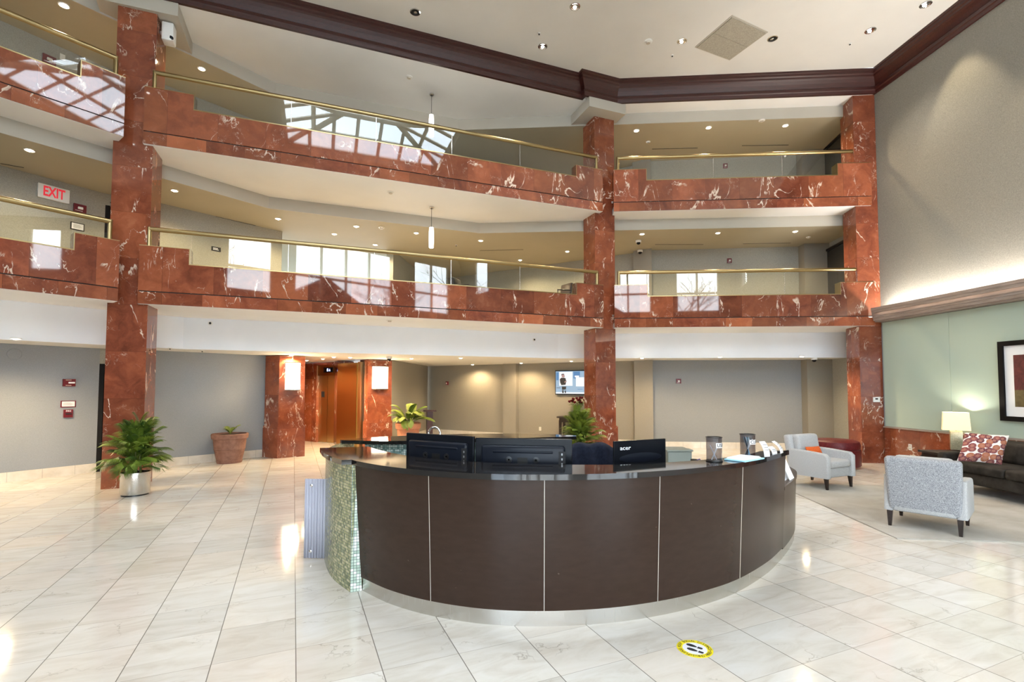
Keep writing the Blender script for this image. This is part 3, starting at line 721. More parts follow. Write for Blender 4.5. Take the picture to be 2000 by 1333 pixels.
bare_tree(8.4, -10.5, 11.0, 5, 'leafless tree outside the right upper window behind the camera')
bare_tree(12.5, -8.0, 11.5, 8, 'leafless tree outside beyond the right corner behind the camera')

# ---- crown moulding (dark wood beam at the edge of the atrium ceiling)
cj = Vector((1.70, 11.91)) ; path = [V2(L0p), CLA, V2(A0) + dA * 8.82, V2(A0) + dA * 8.86 - nA * 0.15, None, REND]
p3 = V2(A0) + dA * 8.84
path = [V2(L0p) - 0 * nL, CLA, p3, p3 - nA * 0.16, isect(p3 - nA * 0.16, dA, V2(B0) - nB * 0.03, dB), REND - nB * 0.03]
cprof = [(0.02, 8.74), (-0.04, 8.74), (-0.05, 8.80), (-0.065, 8.82), (-0.065, 8.88), (-0.045, 8.90), (-0.06, 8.93), (-0.09, 8.99), (-0.13, 9.05), (-0.16, 9.08), (-0.165, 9.12), (-0.19, 9.14), (-0.19, 9.19), (-0.21, 9.20), (-0.21, 9.25), (0.02, 9.25)]
def sweep(path, prof, mitre_end=None):
    m = MB(); k = len(prof); rings = []
    for i, p in enumerate(path):
        ds = []
        if i > 0: ds.append((path[i] - path[i - 1]).normalized())
        if i < len(path) - 1: ds.append((path[i + 1] - path[i]).normalized())
        ns = [Vector((-d.y, d.x)) for d in ds]
        if len(ns) == 2:
            bi = (ns[0] + ns[1]); bi = bi / max(bi.dot(ns[0]), 0.2)
        else: bi = ns[0]
        if i == 0 and mitre_end and mitre_end[0] is not None: bi = mitre_end[0]
        if i == len(path) - 1 and mitre_end and mitre_end[1] is not None: bi = mitre_end[1]
        rings.append([(*(p + bi * o), z) for o, z in prof])
    m.add([v for r in rings for v in r], [(i * k + j, (i + 1) * k + j, (i + 1) * k + (j + 1) % k, i * k + (j + 1) % k) for i in range(len(path) - 1) for j in range(k)] + [tuple(range(k)), tuple(range(len(path) * k - 1, (len(path) - 1) * k - 1, -1))])
    return m
structure(sweep(path, cprof).build('trim_1', M['mahogany']), 'dark mahogany crown moulding along the top of the galleries', 'moulding')
rwp = [V2(RW[0]) - dR * 0.05 , V2(RW[1])]
m = sweep([rwp[0], rwp[1]], cprof)
structure(m.build('trim_2', M['mahogany']), 'dark mahogany crown moulding along the top of the right wall', 'moulding')

# ---- marble pillars
def pillar(label, poly, z1, plinth=None, name='marble_pillar'):
    c = sum((V2(p) for p in poly), Vector((0, 0))) / len(poly)
    t = thing(name, label, 'pillar', (c.x, c.y, 0))
    m = MB(); m.prism(poly, plinth[0] if plinth else 0, z1); m.build('shaft', M['marble_col'], t, True)
    if plinth:
        z, e = plinth[:2]
        pl = plinth[2] if len(plinth) > 2 else [c + (V2(p) - c) * (1 + e) for p in poly]
        m = MB(); m.prism(pl, 0, z - 0.02); m.prism([c + (p - c) * 0.985 for p in map(V2, pl)], z - 0.02, z); m.build('plinth', M['marble_col'], t, True)
    return t
pillar('tall red marble pillar at the left behind the palm in the steel pot', C1, 8.5)
pillar('tall red marble pillar in the middle beside the television', C2, 8.5, (0.80, 0.12))
C3 = [Vector((8.15, 11.735)), V2(RW[0]) + nR * 0.004 + dR * -0.04, V2(RW[0]) + nR * 0.004 - dR * 0.6, Vector((8.22, 12.30))]
pillar('red marble pillar built against the right wall with a thermostat', C3, 8.76)
EC1 = [(-6.227, 12.592), (-5.733, 12.328), (-5.225, 12.733), (-5.55, 13.4), (-6.2, 13.2)]
ec = sum((V2(p) for p in EC1), Vector((0, 0))) / 5
pillar('short red marble pillar left of the elevator with a lit wall light', [ec + (V2(p) - ec) * 0.94 for p in EC1], 2.52, (0.78, 0, [V2(p) for p in EC1]))
EC2 = [(-4.19, 14.24), (-4.06, 14.14), (-3.50, 14.60), (-3.7, 15.0), (-4.2, 14.75)]
ec = sum((V2(p) for p in EC2), Vector((0, 0))) / 5
pillar('short red marble pillar right of the elevator with a lit wall light', EC2, 2.52, (0.78, 0, [ec + (V2(p) - ec) * 1.07 for p in EC2]))
# beam caps over the pillars, under the crown
for nm, poly, lab in (('a', [V2((1.85, 11.76)), V2((2.80, 12.13)), V2((2.80, 12.13)) + nA * 1.5, V2((1.85, 11.76)) + nA * 2.2], 'beige beam cap on top of the middle pillar'),
                 ('b', [V2((-7.25, 8.44)), V2((-6.10, 8.86)), V2((-6.10, 8.86)) + nA * 1.25, V2((-6.4, 8.75)) + nA * 1.5, V2((-7.6, 8.4)) + nA * 2.2], 'beige beam cap on top of the left pillar')):
    m = MB(); m.prism(poly, 8.5, 8.9)
    structure(m.build('ceiling_beam_cap', M['fascia']), lab, 'beam')

# ---- balcony fronts and railings
def balcony(p0, p1, zb, b0, b1, where, endl=True, endr=True, s_glass=1.62):
    p0, p1 = V2(p0), V2(p1); d = (p1 - p0).normalized(); n = Vector((-d.y, d.x)); Ln = (p1 - p0).length
    def P(s, o): return p0 + d * s + n * o
    t = thing('balcony_parapet', 'red marble balcony front of the %s' % where, 'balcony', (*P(Ln / 2, 0.1), zb))
    q = lambda s0, s1, o0, o1: [P(s0, o0), P(s1, o0), P(s1, o1), P(s0, o1)]
    ret = 0.30
    m = MB(); m.prism(q(0, Ln, 0, 0.22), zb, zb + 0.215)
    for s0 in ([0.0] if endl else []) + ([Ln - 0.04] if endr else []): m.prism(q(s0, s0 + 0.04, 0.21, 0.62), zb - 0.002, zb + 0.215)
    m.build('base_strip', M['marble_strip'], t, True)
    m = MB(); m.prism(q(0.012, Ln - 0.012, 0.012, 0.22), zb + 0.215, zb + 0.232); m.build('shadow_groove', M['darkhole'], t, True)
    m = MB(); m.prism(q(0, Ln, -0.006, 0.22), zb + 0.232, zb + 0.745)
    m.build('facing', M['marble_band'], t, True)
    tr = []
    for s0, s1, ok in ((0, b0, endl), (Ln - b1, Ln, endr)):
        if not ok: continue
        m = MB(); m.prism(q(s0, s1, -0.006, 0.22), zb + 0.745, zb + 1.03); m.build('end_block', M['marble_band'], t, True)
        m = MB(); m.prism(q(s0, s1, -0.008, 0.222), zb + 1.03, zb + 1.04)
        e = s1 if s0 == 0 else s0
        m.prism(q(e - (0.012 if s0 == 0 else 0), e + (0 if s0 == 0 else 0.012), -0.012, 0.224), zb + 0.745, zb + 1.04); tr.append(m)
    lo0, lo1 = (b0 if endl else 0), Ln - (b1 if endr else 0)
    m = MB(); m.prism(q(lo0, lo1, -0.010, 0.224), zb + 0.745, zb + 0.763); tr.append(m)
    merge(*tr).build('brass_coping', M['brass'], t, True)
    # railing
    t = thing('balcony_railing', 'brass handrail and glass panels on the %s' % where, 'railing', (*P(Ln / 2, 0.1), zb + 0.75))
    zr = zb + 1.36; e0, e1 = 0.12 if endl else 0.0, Ln - (0.12 if endr else 0.0)
    MB().tube([(*P(e0, 0.09), zr), (*P(e1, 0.09), zr)], 0.043, 12).build('handrail', M['brass'], t, True, 40)
    for s, ok in ((e0, endl), (e1, endr)):
        if ok: MB().tube([(*P(s, 0.09), zb + 1.035), (*P(s, 0.09), zr + 0.03)], 0.036, 10).build('end_post', M['brass'], t, True, 40)
    bounds = [lo0] + [lo0 + k * s_glass for k in range(1, int((lo1 - lo0) / s_glass) + 1) if lo1 - lo0 - k * s_glass > 0.4] + [lo1]
    def pane(s0, s1, z0):
        g = MB(); g.add([(*P(s0, 0.09), z0), (*P(s1, 0.09), z0), (*P(s1, 0.09), zr - 0.02), (*P(s0, 0.09), zr - 0.02)], [(0, 1, 2, 3)])
        g.build('glass_panel', M['rail_glass'], t, True)
    for i in range(len(bounds) - 1):
        pane(bounds[i] + 0.006, bounds[i + 1] - 0.006, zb + 0.76)
        if i: MB().box((*P(bounds[i], 0.09), (zb + 0.76 + zr) / 2), (0.008, 0.014, zr - zb - 0.76), math.atan2(d.y, d.x)).build('glass_joint', M['steel'], t, True)
    if endl: pane(e0, lo0 - 0.004, zb + 1.04)
    if endr: pane(lo1 + 0.004, e1, zb + 1.04)
for k, nm in ((2, 'second floor'), (3, 'third floor')):
    z = ZB[k]
    balcony(L0p, L1p, z, 0.0, 0.60, '%s balcony at the far left' % nm, endl=False)
    balcony(A0, A1, z, 0.765, 0.745, '%s balcony between the left and middle pillars' % nm)
    balcony(B0, B1, z, 0.80, 0.77, '%s balcony between the middle and right pillars' % nm)

# ---- baseboards
def baseboard(nm, p, q, label, h=0.18):
    m = MB(); d = (V2(q) - V2(p)).normalized(); n = Vector((-d.y, d.x))
    m.prism([V2(p) - n * 0.02, V2(q) - n * 0.02, V2(q), V2(p)], 0, h)
    structure(m.build('baseboard_' + nm, M['floor_base']), label, 'baseboard')
t_ = NT('beige_marble_baseboard'); uv_ = t_.uv(); f_ = t_.noise(uv_, 3, 6, 0.6)
su = t_.math('FRACT', t_.math('DIVIDE', t_.node('ShaderNodeSeparateXYZ', {0: uv_}).outputs[0], 0.49))
cc = t_.mix(t_.math('LESS_THAN', su, 0.008), t_.ramp(f_, [(0.3, (0.56, 0.50, 0.42)), (0.7, (0.72, 0.68, 0.61))]), (0.25, 0.22, 0.19, 1))
M['floor_base'] = t_.set(color=cc, rough=0.2)
baseboard('left', WL[0], WL[1], 'beige marble baseboard under the far left grey wall')
baseboard('left_inner', WL[2], WL[3], 'beige marble baseboard behind the terracotta pot')
baseboard('back', W1a, W1b, 'beige marble baseboard under the television wall')
baseboard('back_right', W2a, W2b, 'beige marble baseboard under the right back wall')
baseboard('elevator', (-3.50, 14.62), (-3.17, 18.9), 'beige marble baseboard beside the second elevator pillar')

# ---- doors behind the left pillar (one on each of two floors)
for k, z0 in ((1, 0.0), (2, 3.55)):
    t = thing('door_%d' % k, 'black door behind the left pillar on the %s floor' % ('ground', 'second')[k - 1], 'door', (*V2(WL[1]), z0), 0, None, 'structure')
    MB().seg(lerp(WL[1], WL[2], 0.08), lerp(WL[1], WL[2], 0.92), z0 + 0.01, z0 + 2.06, 0.05, 0.06).build('leaf', M['doorblack'], t, True)
    m = MB(); m.seg(WL[1], lerp(WL[1], WL[2], 0.08), z0, z0 + (2.22 if k == 1 else 2.0), 0.2); m.seg(lerp(WL[1], WL[2], 0.92), WL[2], z0, z0 + (2.22 if k == 1 else 2.0), 0.2)
    m.seg(lerp(WL[1], WL[2], 0.08), lerp(WL[1], WL[2], 0.92), z0 + 2.06, z0 + (2.22 if k == 1 else 2.0 + .08), 0.2); m.build('frame', M['doorblack'], t, True)

# ---- elevator lobby
EL = [(-7.3, 16.72), (-6.22, 15.97), (-5.50, 15.55), (-5.16, 14.90), (-4.22, 14.17)]
m = MB(); m.seg(EL[0], EL[1], 0, 2.52, 0.2); m.seg(EL[1], EL[2], 2.42, 2.52, 0.2); m.prism([EL[2], EL[3], V2(EL[3]) + Vector((0.3, 0.5)), V2(EL[2]) + Vector((0.3, 0.5))], 0, 2.52)
structure(m.build('wall_elevator_marble', M['marble_wall']), 'red marble wall of the elevator lobby left of the doors', 'wall')
m = MB(); m.seg((-6.35, 13.2), (-7.4, 16.75), 0, 2.52, -0.15)
structure(m.build('wall_elevator_lobby', M['marble_wall']), 'hidden red marble side wall of the elevator lobby', 'wall')
t = thing('elevator', 'bronze elevator doors with floor indicator above in the marble lobby', 'elevator', (*lerp(EL[1], EL[2], .5), 0))
MB().seg(EL[1], lerp(EL[1], EL[2], 0.49), 0.01, 2.10, 0.06, 0.09).build('door_leaf', M['brassl'], t, True)
MB().seg(lerp(EL[1], EL[2], 0.51), EL[2], 0.01, 2.10, 0.06, 0.09).build('door_leaf', M['brassl'], t, True)
MB().seg(EL[1], EL[2], 2.10, 2.42, 0.15, 0.04).build('transom', M['brassb'], t, True)
MB().seg(EL[1], EL[2], 0, 2.42, 0.05, 0.16).build('back_panel', M['darkhole'], t, True)
ind = MB().seg(lerp(EL[1], EL[2], .35), lerp(EL[1], EL[2], .85), 2.2, 2.36, 0.02, 0.02).build('floor_indicator', M['blackgloss'], t, True)
dE = (V2(EL[2]) - V2(EL[1])).normalized(); nE = Vector((dE.y, -dE.x))
fm = frame((*(lerp(EL[1], EL[2], .62)), 2.28), dE, nE) @ Matrix.Translation((0, 0, -0.018))
bl = MB(); bl.add([(-0.06, -0.045, 0), (0.0, -0.045, 0), (0.0, 0.045, 0), (-0.06, 0.045, 0)], [(0, 1, 2, 3)]); bl.add([(0.03, -0.04, 0), (0.10, -0.04, 0), (0.065, 0.04, 0)], [(0, 1, 2)])
xform(bl, fm).build('lit_symbols', emit('blue_white_display', (0.35, 0.5, 1.0), 3.0), ind, True)
MB().seg(lerp(EL[1], EL[2], .17), lerp(EL[1], EL[2], .33), 1.42, 1.6, 0.01, 0.078).build('door_sign', M['ink'], t, True)
t = thing('bronze_wall_panel', 'large brushed bronze wall panel right of the elevator doors', 'wall panel', (*lerp(EL[3], EL[4], .5), 0))
MB().seg(EL[3], lerp(EL[3], EL[4], 0.80), 0.0, 2.44, 0.08, -0.03).build('sheet', M['brassb'], t, True)
MB().seg(lerp(EL[3], EL[4], 0.83), lerp(EL[3], EL[4], 0.93), 0.0, 2.46, 0.1, -0.02).build('edge_strip', M['brassl'], t, True)
MB().seg(lerp(EL[3], EL[4], 0.80), EL[4], 0.0, 2.52, 0.1, 0.08).build('reveal', M['mahogany'], t, True)

# wall lights on the elevator pillars
def sconce(p, q, z0, z1, label):
    a, b = V2(p), V2(q); d = (b - a).normalized(); n = Vector((d.y, -d.x)); c = (a + b) / 2; w = (b - a).length
    t = thing('wall_light', label, 'wall light', (*c, z0))
    m = MB(); vs = []; k = 10
    for z in (z0 + 0.02, z1 - 0.02):
        for i in range(k + 1):
            u = i / k * 2 - 1; vs.append((*(c + d * (u * w / 2) + n * (0.03 + 0.12 * (1 - u * u) ** 0.5)), z))
    m.add(vs, [(i, i + 1, k + 2 + i, k + 1 + i) for i in range(k)] + [tuple(range(k, -1, -1)), tuple(range(k + 1, 2 * k + 2))])
    m.build('shade', M['sconce'], t, True, 40)
    for z in (z0, z1 - 0.02):
        m = MB()
        m.prism([c + d * (-w / 2) + n * 0.005, c + d * (w / 2) + n * 0.005, c + d * (w / 2) + n * 0.06, c + d * (w * .3) + n * 0.16, c - d * (w * .3) + n * 0.16, c - d * (w / 2) + n * 0.06], z, z + 0.02)
        m.build('bracket', M['steel'], t, True)
    lamp('POINT', 'bulb_light', tuple(c + n * 0.30 - c) + ((z1 - z0) / 2,), 32, (1.0, 0.72, 0.42), t, shadow_soft_size=0.12)
e1c = sum((V2(p) for p in EC1), Vector((0, 0))) / 5
f0, f1 = [e1c + (V2(p) - e1c) * 0.94 for p in EC1[1:3]]
sconce(f0.lerp(f1, 0.22), f0.lerp(f1, 0.80), 1.66, 2.36, 'lit curved white wall light on the pillar left of the elevator')
f0, f1 = V2(EC2[1]), V2(EC2[2])
sconce(f0.lerp(f1, 0.16), f0.lerp(f1, 0.82), 1.68, 2.34, 'lit curved white wall light on the pillar right of the elevator')

# ------------------------------------------------------------------ ceiling fixtures
ORD = ['first', 'second', 'third', 'fourth', 'fifth', 'sixth', 'seventh', 'eighth', 'ninth', 'tenth', 'eleventh', 'twelfth', 'thirteenth']
def can_mesh(parent, r, bulb):
    MB().lathe([(r * 1.22, 0.0), (r * 1.22, -0.012), (r, -0.014), (r, -0.004), (r * 0.55, 0.0)], n=24).build('trim_ring', M['chrome'] if bulb != 'warm' else M['whiteplastic'], parent, smooth=40)
    if bulb == 'warm':
        MB().lathe([(0.001, -0.03), (r * 0.5, -0.026), (r * 0.72, -0.012), (r * 0.72, -0.002)], n=20).build('bulb', M['spot_on'], parent, smooth=60)
    else:
        MB().lathe([(r, -0.013), (r * 0.8, -0.004), (r * 0.5, -0.003), (0.001, -0.003)], n=20).build('reflector', M['chrome'] if bulb == 'on' else M['darkhole'], parent, smooth=30)
        if bulb == 'on': MB().lathe([(0.001, -0.022), (r * 0.34, -0.018), (r * 0.42, -0.005)], (0, r * 0.3, 0), n=16).build('bulb', M['cool_on'], parent, smooth=60)
        else: MB().lathe([(0.001, -0.012), (r * 0.34, -0.008), (r * 0.42, -0.004)], (0, r * 0.3, 0), n=16).build('bulb', M['chrome'], parent, smooth=60)
WARM = (1.0, 0.74, 0.42)
def downlights(px, z, where, energy, r, group, bulb='warm', size=2.7, col=WARM):
    px = sorted(px); n = len(px)
    for i, p in enumerate(px):
        c = on_z(p[0], p[1], z) if len(p) == 2 else Vector((p[0], p[1], z))   # a third value marks plan metres
        nm = ORD[i] if n > 1 else 'only'
        b = bulb if not (len(p) == 3 and p[2] == 'off') else 'off'
        t = thing('recessed_downlight', ('lit downlight in the %s, %s from the left' % (where, nm)) if n > 1 else 'lit downlight in the %s' % where, 'downlight', (c.x, c.y, z), 0, group)
        can_mesh(t, r, b)
        if b != 'off' and energy:
            lamp('SPOT', 'spot_light', (0, 0, -0.05), energy * 1.6, col, t, spot_size=size, spot_blend=0.6, shadow_soft_size=0.05)
def XY(px, z): return [(*on_z(a, b, z)[:2],) for a, b in px]
G1 = ZC[1]
downlights([(31, 661)], G1, 'ground floor ceiling left of the left pillar', 230, 0.06, 'ground floor downlights')
downlights([(569, 694), (652, 697), (684, 698), (804, 700), (900, 699), (923, 712), (1018, 709), (1116, 705)], G1, 'ground floor ceiling under the centre balcony', 100, 0.055, 'ground floor downlights')
downlights([(1254, 699), (1406, 697), (1566, 696)], G1, 'ground floor ceiling under the right balcony', 95, 0.055, 'ground floor downlights')
downlights([(58, 293)], ZC[2], 'second floor ceiling left of the left pillar', 95, 0.065, 'second floor downlights')
downlights([(341, 372), (543, 427), (653, 457), (696, 442), (733, 478), (813, 455), (939, 470), (1016, 508), (1108, 491)], ZC[2], 'second floor ceiling of the centre bay', 120, 0.06, 'second floor downlights')
downlights([(1254, 457), (1402, 455), (1553, 452)], ZC[2], 'second floor ceiling of the right bay', 110, 0.06, 'second floor downlights')
downlights([(125, 10)], ZC[3], 'third floor ceiling left of the left pillar', 150, 0.07, 'third floor downlights')
downlights([(394, 134)], ZC[3], 'third floor ceiling right of the left pillar', 150, 0.065, 'third floor downlights')
downlights([(1243, 255), (1384, 249), (1534, 245)], ZC[3], 'third floor ceiling of the right bay', 130, 0.065, 'third floor downlights')
downlights([(-5.25, 13.9, 0), (-6.05, 14.75, 0)], G1, 'elevator lobby ceiling, added to brighten it', 140, 0.055, 'added elevator lobby downlights')  # invented lamps, added because the bronze lobby came out dark
# high atrium cans
for p, on, lab in (((811, 23), False, 'unlit chrome recessed downlight in the high ceiling, leftmost of the six'), ((1123, 12), True, 'lit chrome recessed downlight in the high ceiling, closest to the top edge'),
                   ((1060, 90), True, 'lit chrome recessed downlight in the high ceiling beside the dark crown moulding'), ((1332, 80), True, 'lit chrome recessed downlight left of the square ceiling panel'),
                   ((1509, 75), False, 'unlit chrome recessed downlight right of the square ceiling panel'), ((1700, 59), True, 'lit chrome recessed downlight nearest the right wall')):
    c = on_z(p[0], p[1], ZTOP); t = thing('recessed_downlight', lab, 'downlight', (c.x, c.y, ZTOP), 0, 'high ceiling downlights')
    can_mesh(t, 0.085, 'on' if on else 'off')
    if on: lamp('SPOT', 'spot_light', (0, 0, -0.05), 260, (1.0, 0.9, 0.76), t, spot_size=1.7, spot_blend=0.7, shadow_soft_size=0.07)
# wall washers by the right wall (the nearer ones lie out of the frame)
for k, s in enumerate((2.1, 4.0, 5.9, 7.8)):
    p = rw(0.75, s)
    t = thing('recessed_downlight', 'wall washing downlight above the right wall, %s from the corner' % ORD[k], 'downlight', (p.x, p.y, ZTOP), 0, 'wall washers above the right wall')
    can_mesh(t, 0.085, 'on')
    sp = lamp('SPOT', 'spot_light', (0, 0, -0.05), 260, (1.0, 0.83, 0.58), t, spot_size=0.95, spot_blend=0.5, shadow_soft_size=0.05)
    sp.rotation_euler = Vector((-(nR.x) * 0.2, -(nR.y) * 0.2, -1)).to_track_quat('-Z', 'Y').to_euler()
# further atrium downlights over the entrance half of the hall, behind the camera
for k, (x, y) in enumerate(((-6, 4), (-6, 0.5), (6, 4), (6, 0.5), (0.5, -1.5))):
    t = thing('recessed_downlight', 'lit chrome downlight in the high ceiling over the entrance, %s of five' % ORD[k], 'downlight', (x, y, ZTOP), 0, 'entrance hall downlights')
    can_mesh(t, 0.085, 'on')
    lamp('SPOT', 'spot_light', (0, 0, -0.05), 220, (1.0, 0.96, 0.9), t, spot_size=2.0, spot_blend=0.7, shadow_soft_size=0.07)

def sprinkler(c, n, lab, r=0.032):
    t = thing('sprinkler', lab, 'sprinkler', tuple(c), 0, 'fire sprinklers')
    q = Vector((0, 0, 1)).rotation_difference(Vector(n)).to_matrix().to_4x4()
    xform(MB().lathe([(0.001, 0.0), (r, 0.0), (r, 0.008), (r * 0.6, 0.014), (0.001, 0.014)], n=16), q).build('escutcheon', M['whiteplastic'], t, smooth=40)
    xform(MB().lathe([(r * .36, 0.012), (r * .36, 0.03), (r * 0.55, 0.032), (0.001, 0.036)], n=12), q).build('head', M['ink'], t, smooth=40)
DN = (0, 0, -1)
for p, z, lab in (((1053, 65), ZTOP, 'small sprinkler in the high ceiling left of the centre downlight'), ((1313, 108), ZTOP, 'small sprinkler in the high ceiling below the lit downlight by the access panel'), ((1660, 85), ZTOP, 'small sprinkler in the high ceiling near the right wall'),
                  ((740, 476 - 60), ZC[2] + 0.0, None), ((891, 479), ZC[2], 'small sprinkler on the second floor ceiling right of the pendant'), ((332, 680), G1, 'small sprinkler on the ground floor ceiling beside the left pillar'), ((395, 685), G1, 'flat detector on the ground floor ceiling above the terracotta pot')):
    if lab: sprinkler(on_z(*p, z), DN, lab)
def fas(p, k, seg):
    return on_wall(p[0], p[1], FAS[k][seg], FAS[k][seg + 1])
for p, k, lab in (((462, 151), 3, 'sidewall sprinkler on the beige third floor fascia near the left pillar'), ((1036, 258), 3, 'sidewall sprinkler on the beige third floor fascia near the middle pillar'), ((452, 386), 2, 'sidewall sprinkler on the beige second floor fascia near the left pillar'),
                  ((1026, 454), 2, 'sidewall sprinkler on the beige second floor fascia near the middle pillar'), ((411, 632), 1, 'sidewall sprinkler on the white ground floor fascia near the left pillar'), ((1043, 664), 1, 'sidewall sprinkler on the white ground floor fascia near the middle pillar')):
    sprinkler(fas(p, k, 1), (-nA.x, -nA.y, 0), lab, 0.045)
def detector(p, z, lab, r=0.075):
    c = on_z(*p, z); t = thing('smoke_detector', lab, 'smoke detector', (c.x, c.y, z), 0, 'smoke detectors')
    MB().lathe([(r, 0.0), (r, -0.014), (r * .8, -0.022), (0.001, -0.022)], n=24).build('base', M['whiteplastic'], t, smooth=40)
    MB().lathe([(r * .55, -0.02), (r * .5, -0.045), (0.001, -0.05)], n=20).build('sensor_head', M['trimwhite'], t, smooth=40)
detector((1266, 81), ZTOP, 'round smoke detector in the high ceiling left of a lit downlight', 0.09)
detector((799, 150), ZCR, 'round smoke detector on the white soffit under the crown, left of the top pendant')
detector((763, 375), ZB[3], 'round smoke detector on the soffit under the third floor balcony')
detector((761, 625), ZB[2], 'round smoke detector on the soffit under the second floor balcony')
detector((1266, 277), ZC[3], 'round smoke detector on the third floor ceiling above the right handrail', 0.06)
detector((1488, 235), ZC[3], 'flat round detector on the third floor ceiling between two downlights')
detector((745, 444), ZC[2], 'flat round detector on the second floor ceiling left of the pendant')
detector((1579, 463), ZC[2], 'round smoke detector on the second floor ceiling at the right end', 0.06)

# access panel in the atrium ceiling
pc = [on_z(x, y, ZTOP) for x, y in ((1430, 32), (1496, 63), (1425, 115), (1361, 91))]
c = sum(pc, Vector()) / 4
t = thing('ceiling_access_panel', 'square speckled beige access panel in the high ceiling', 'access panel', (c.x, c.y, ZTOP))
m = MB(); q = [c + (p - c) * 1.06 for p in pc]; m.prism([p[:2] for p in q], ZTOP - 0.012, ZTOP + 0.0); m.build('frame', M['fascia'], t, True)
for a, b in ((0.0, 0.495), (0.505, 1.0)):
    m = MB(); m.prism([pc[0].lerp(pc[3], a)[:2], pc[1].lerp(pc[2], a)[:2], pc[1].lerp(pc[2], b)[:2], pc[0].lerp(pc[3], b)[:2]], ZTOP - 0.026, ZTOP - 0.010); m.build('panel', M['acoustic'], t, True)
# slot diffusers
for (a, b, z, lab) in (((1274, 290), (1363, 288), ZC[3], 'long slot diffuser in the third floor ceiling, left of two on the right'), ((1450, 283.5), (1541, 282), ZC[3], 'long slot diffuser in the third floor ceiling, right of two'), ((422, 422), (500, 440), ZC[2], 'long slot diffuser in the second floor ceiling near the left pillar'),
                       ((937, 489), (1022, 487), ZC[2], 'long slot diffuser in the second floor ceiling left of the middle pillar'), ((1280, 477), (1374, 477), ZC[2], 'long slot diffuser in the second floor ceiling, left of two on the right'), ((1452, 475.5), (1545, 474), ZC[2], 'long slot diffuser in the second floor ceiling, right of two'), ((0, 318), (46, 326), ZC[2], 'long slot diffuser in the second floor ceiling at the far left')):
    p, q = on_z(*a, z), on_z(*b, z); t = thing('slot_diffuser', lab, 'air vent', ((p.x + q.x) / 2, (p.y + q.y) / 2, z), 0, 'slot diffusers')
    MB().seg(p[:2], q[:2], z - 0.006, z + 0.0, 0.05).build('frame', M['taupe'], t, True)
    MB().seg(p[:2], q[:2], z - 0.009, z - 0.006, 0.026, 0.012).build('slot', M['darkhole'], t, True)

# pendants
for (p, z, y1, y2, lab) in (((843, 183), ZCR, 225, 266, 'white glass tube pendant hanging at the third floor balcony'), ((843, 404), ZB[3], 445, 484, 'white glass tube pendant hanging at the second floor balcony')):
    c = on_z(*p, z); d = math.hypot(c.y, 0); dep = (c - EYE).dot(FW)
    za, zb_ = [H + (ray(843, yy) * (c.y / ray(843, yy).y)).z for yy in (y1, y2)]
    t = thing('pendant_lamp', lab, 'pendant lamp', (c.x, c.y, z))
    MB().lathe([(0.001, 0), (0.055, 0), (0.055, -0.03), (0.04, -0.045), (0.001, -0.045)], n=24).build('canopy', M['chrome'], t, smooth=40)
    MB().tube([(0, 0, -0.04), (0, 0, za - z)], 0.006, 6).build('cord', M['black'], t)
    h = zb_ - za
    MB().lathe([(0.001, za - z), (0.052, za - z), (0.060, za - z + h * .3), (0.062, za - z + h * .6), (0.055, zb_ - z), (0.001, zb_ - z)], n=24).build('shade', M['pendant'], t, smooth=50)
    lamp('POINT', 'bulb_light', (0, 0, zb_ - z - 0.12), 14, (1, 0.9, 0.75), t, shadow_soft_size=0.06)

# cameras
def dome(c, lab, r=0.075, wallm=None):
    t = thing('dome_camera', lab, 'security camera', tuple(c), 0, 'dome security cameras')
    MB().lathe([(0.001, 0), (r, 0), (r, -r * .7), (r * .85, -r * .8), (0.001, -r * .8)], n=24).build('housing', M['whiteplastic'], t, smooth=40)
    MB().lathe([(r * .72, -r * .78), (r * .62, -r * 1.25), (r * .3, -r * 1.5), (0.001, -r * 1.55)], n=20).build('dome', M['blackgloss'], t, smooth=60)
dome(on_z(1247, 470, ZC[2]), 'white dome camera on the second floor ceiling right of the middle pillar')
c = on_wall(1250, 489, (3.585, 14.66), (4.05, 14.36)); dome(c, 'white dome camera on the second floor pilaster below the ceiling camera')
c = on_wall(1218, 309, (3.585, 14.66), (4.05, 14.36)); dome(c - Vector((0.35, 0.25, 0.0)) + Vector((0, 0, 0.02)), 'white dome camera seen through the third floor glass by the middle pillar', 0.09)
dome(on_z(1590, 699, G1), 'dark dome camera on the ground floor ceiling near the right pillar')
c = on_z(527, 452, ZC[2]); dome(c, 'white dome camera on the second floor ceiling above the glass left of the windows')
dome(on_z(760, 697, G1), 'dark dome camera on the ground floor ceiling above the elevator')
# white box speaker on the left pillar
d0 = V2(C1[1]); c = d0 + nA * 0.28
t = thing('box_speaker', 'small white box loudspeaker on the side of the left pillar near its top', 'speaker', (c.x + 0.14, c.y, 8.31))
rbox((0, 0, 0), (0.19, 0.22, 0.34), 0.02, 2, Matrix.Rotation(aA, 4, 'Z')).build('cabinet', M['whiteplastic'], t, smooth=40)
MB().box((-0.11, -0.03, 0), (0.1, 0.05, 0.05), aA).build('bracket', M['whiteplastic'], t)
xform(MB().lathe([(0.001, 0), (0.05, 0), (0.045, 0.02), (0.001, 0.03)], n=16), Matrix.Translation((0.08, -0.06, -0.12)) @ Matrix.Rotation(R(100), 4, 'X')).build('lens', M['blackgloss'], t, smooth=40)

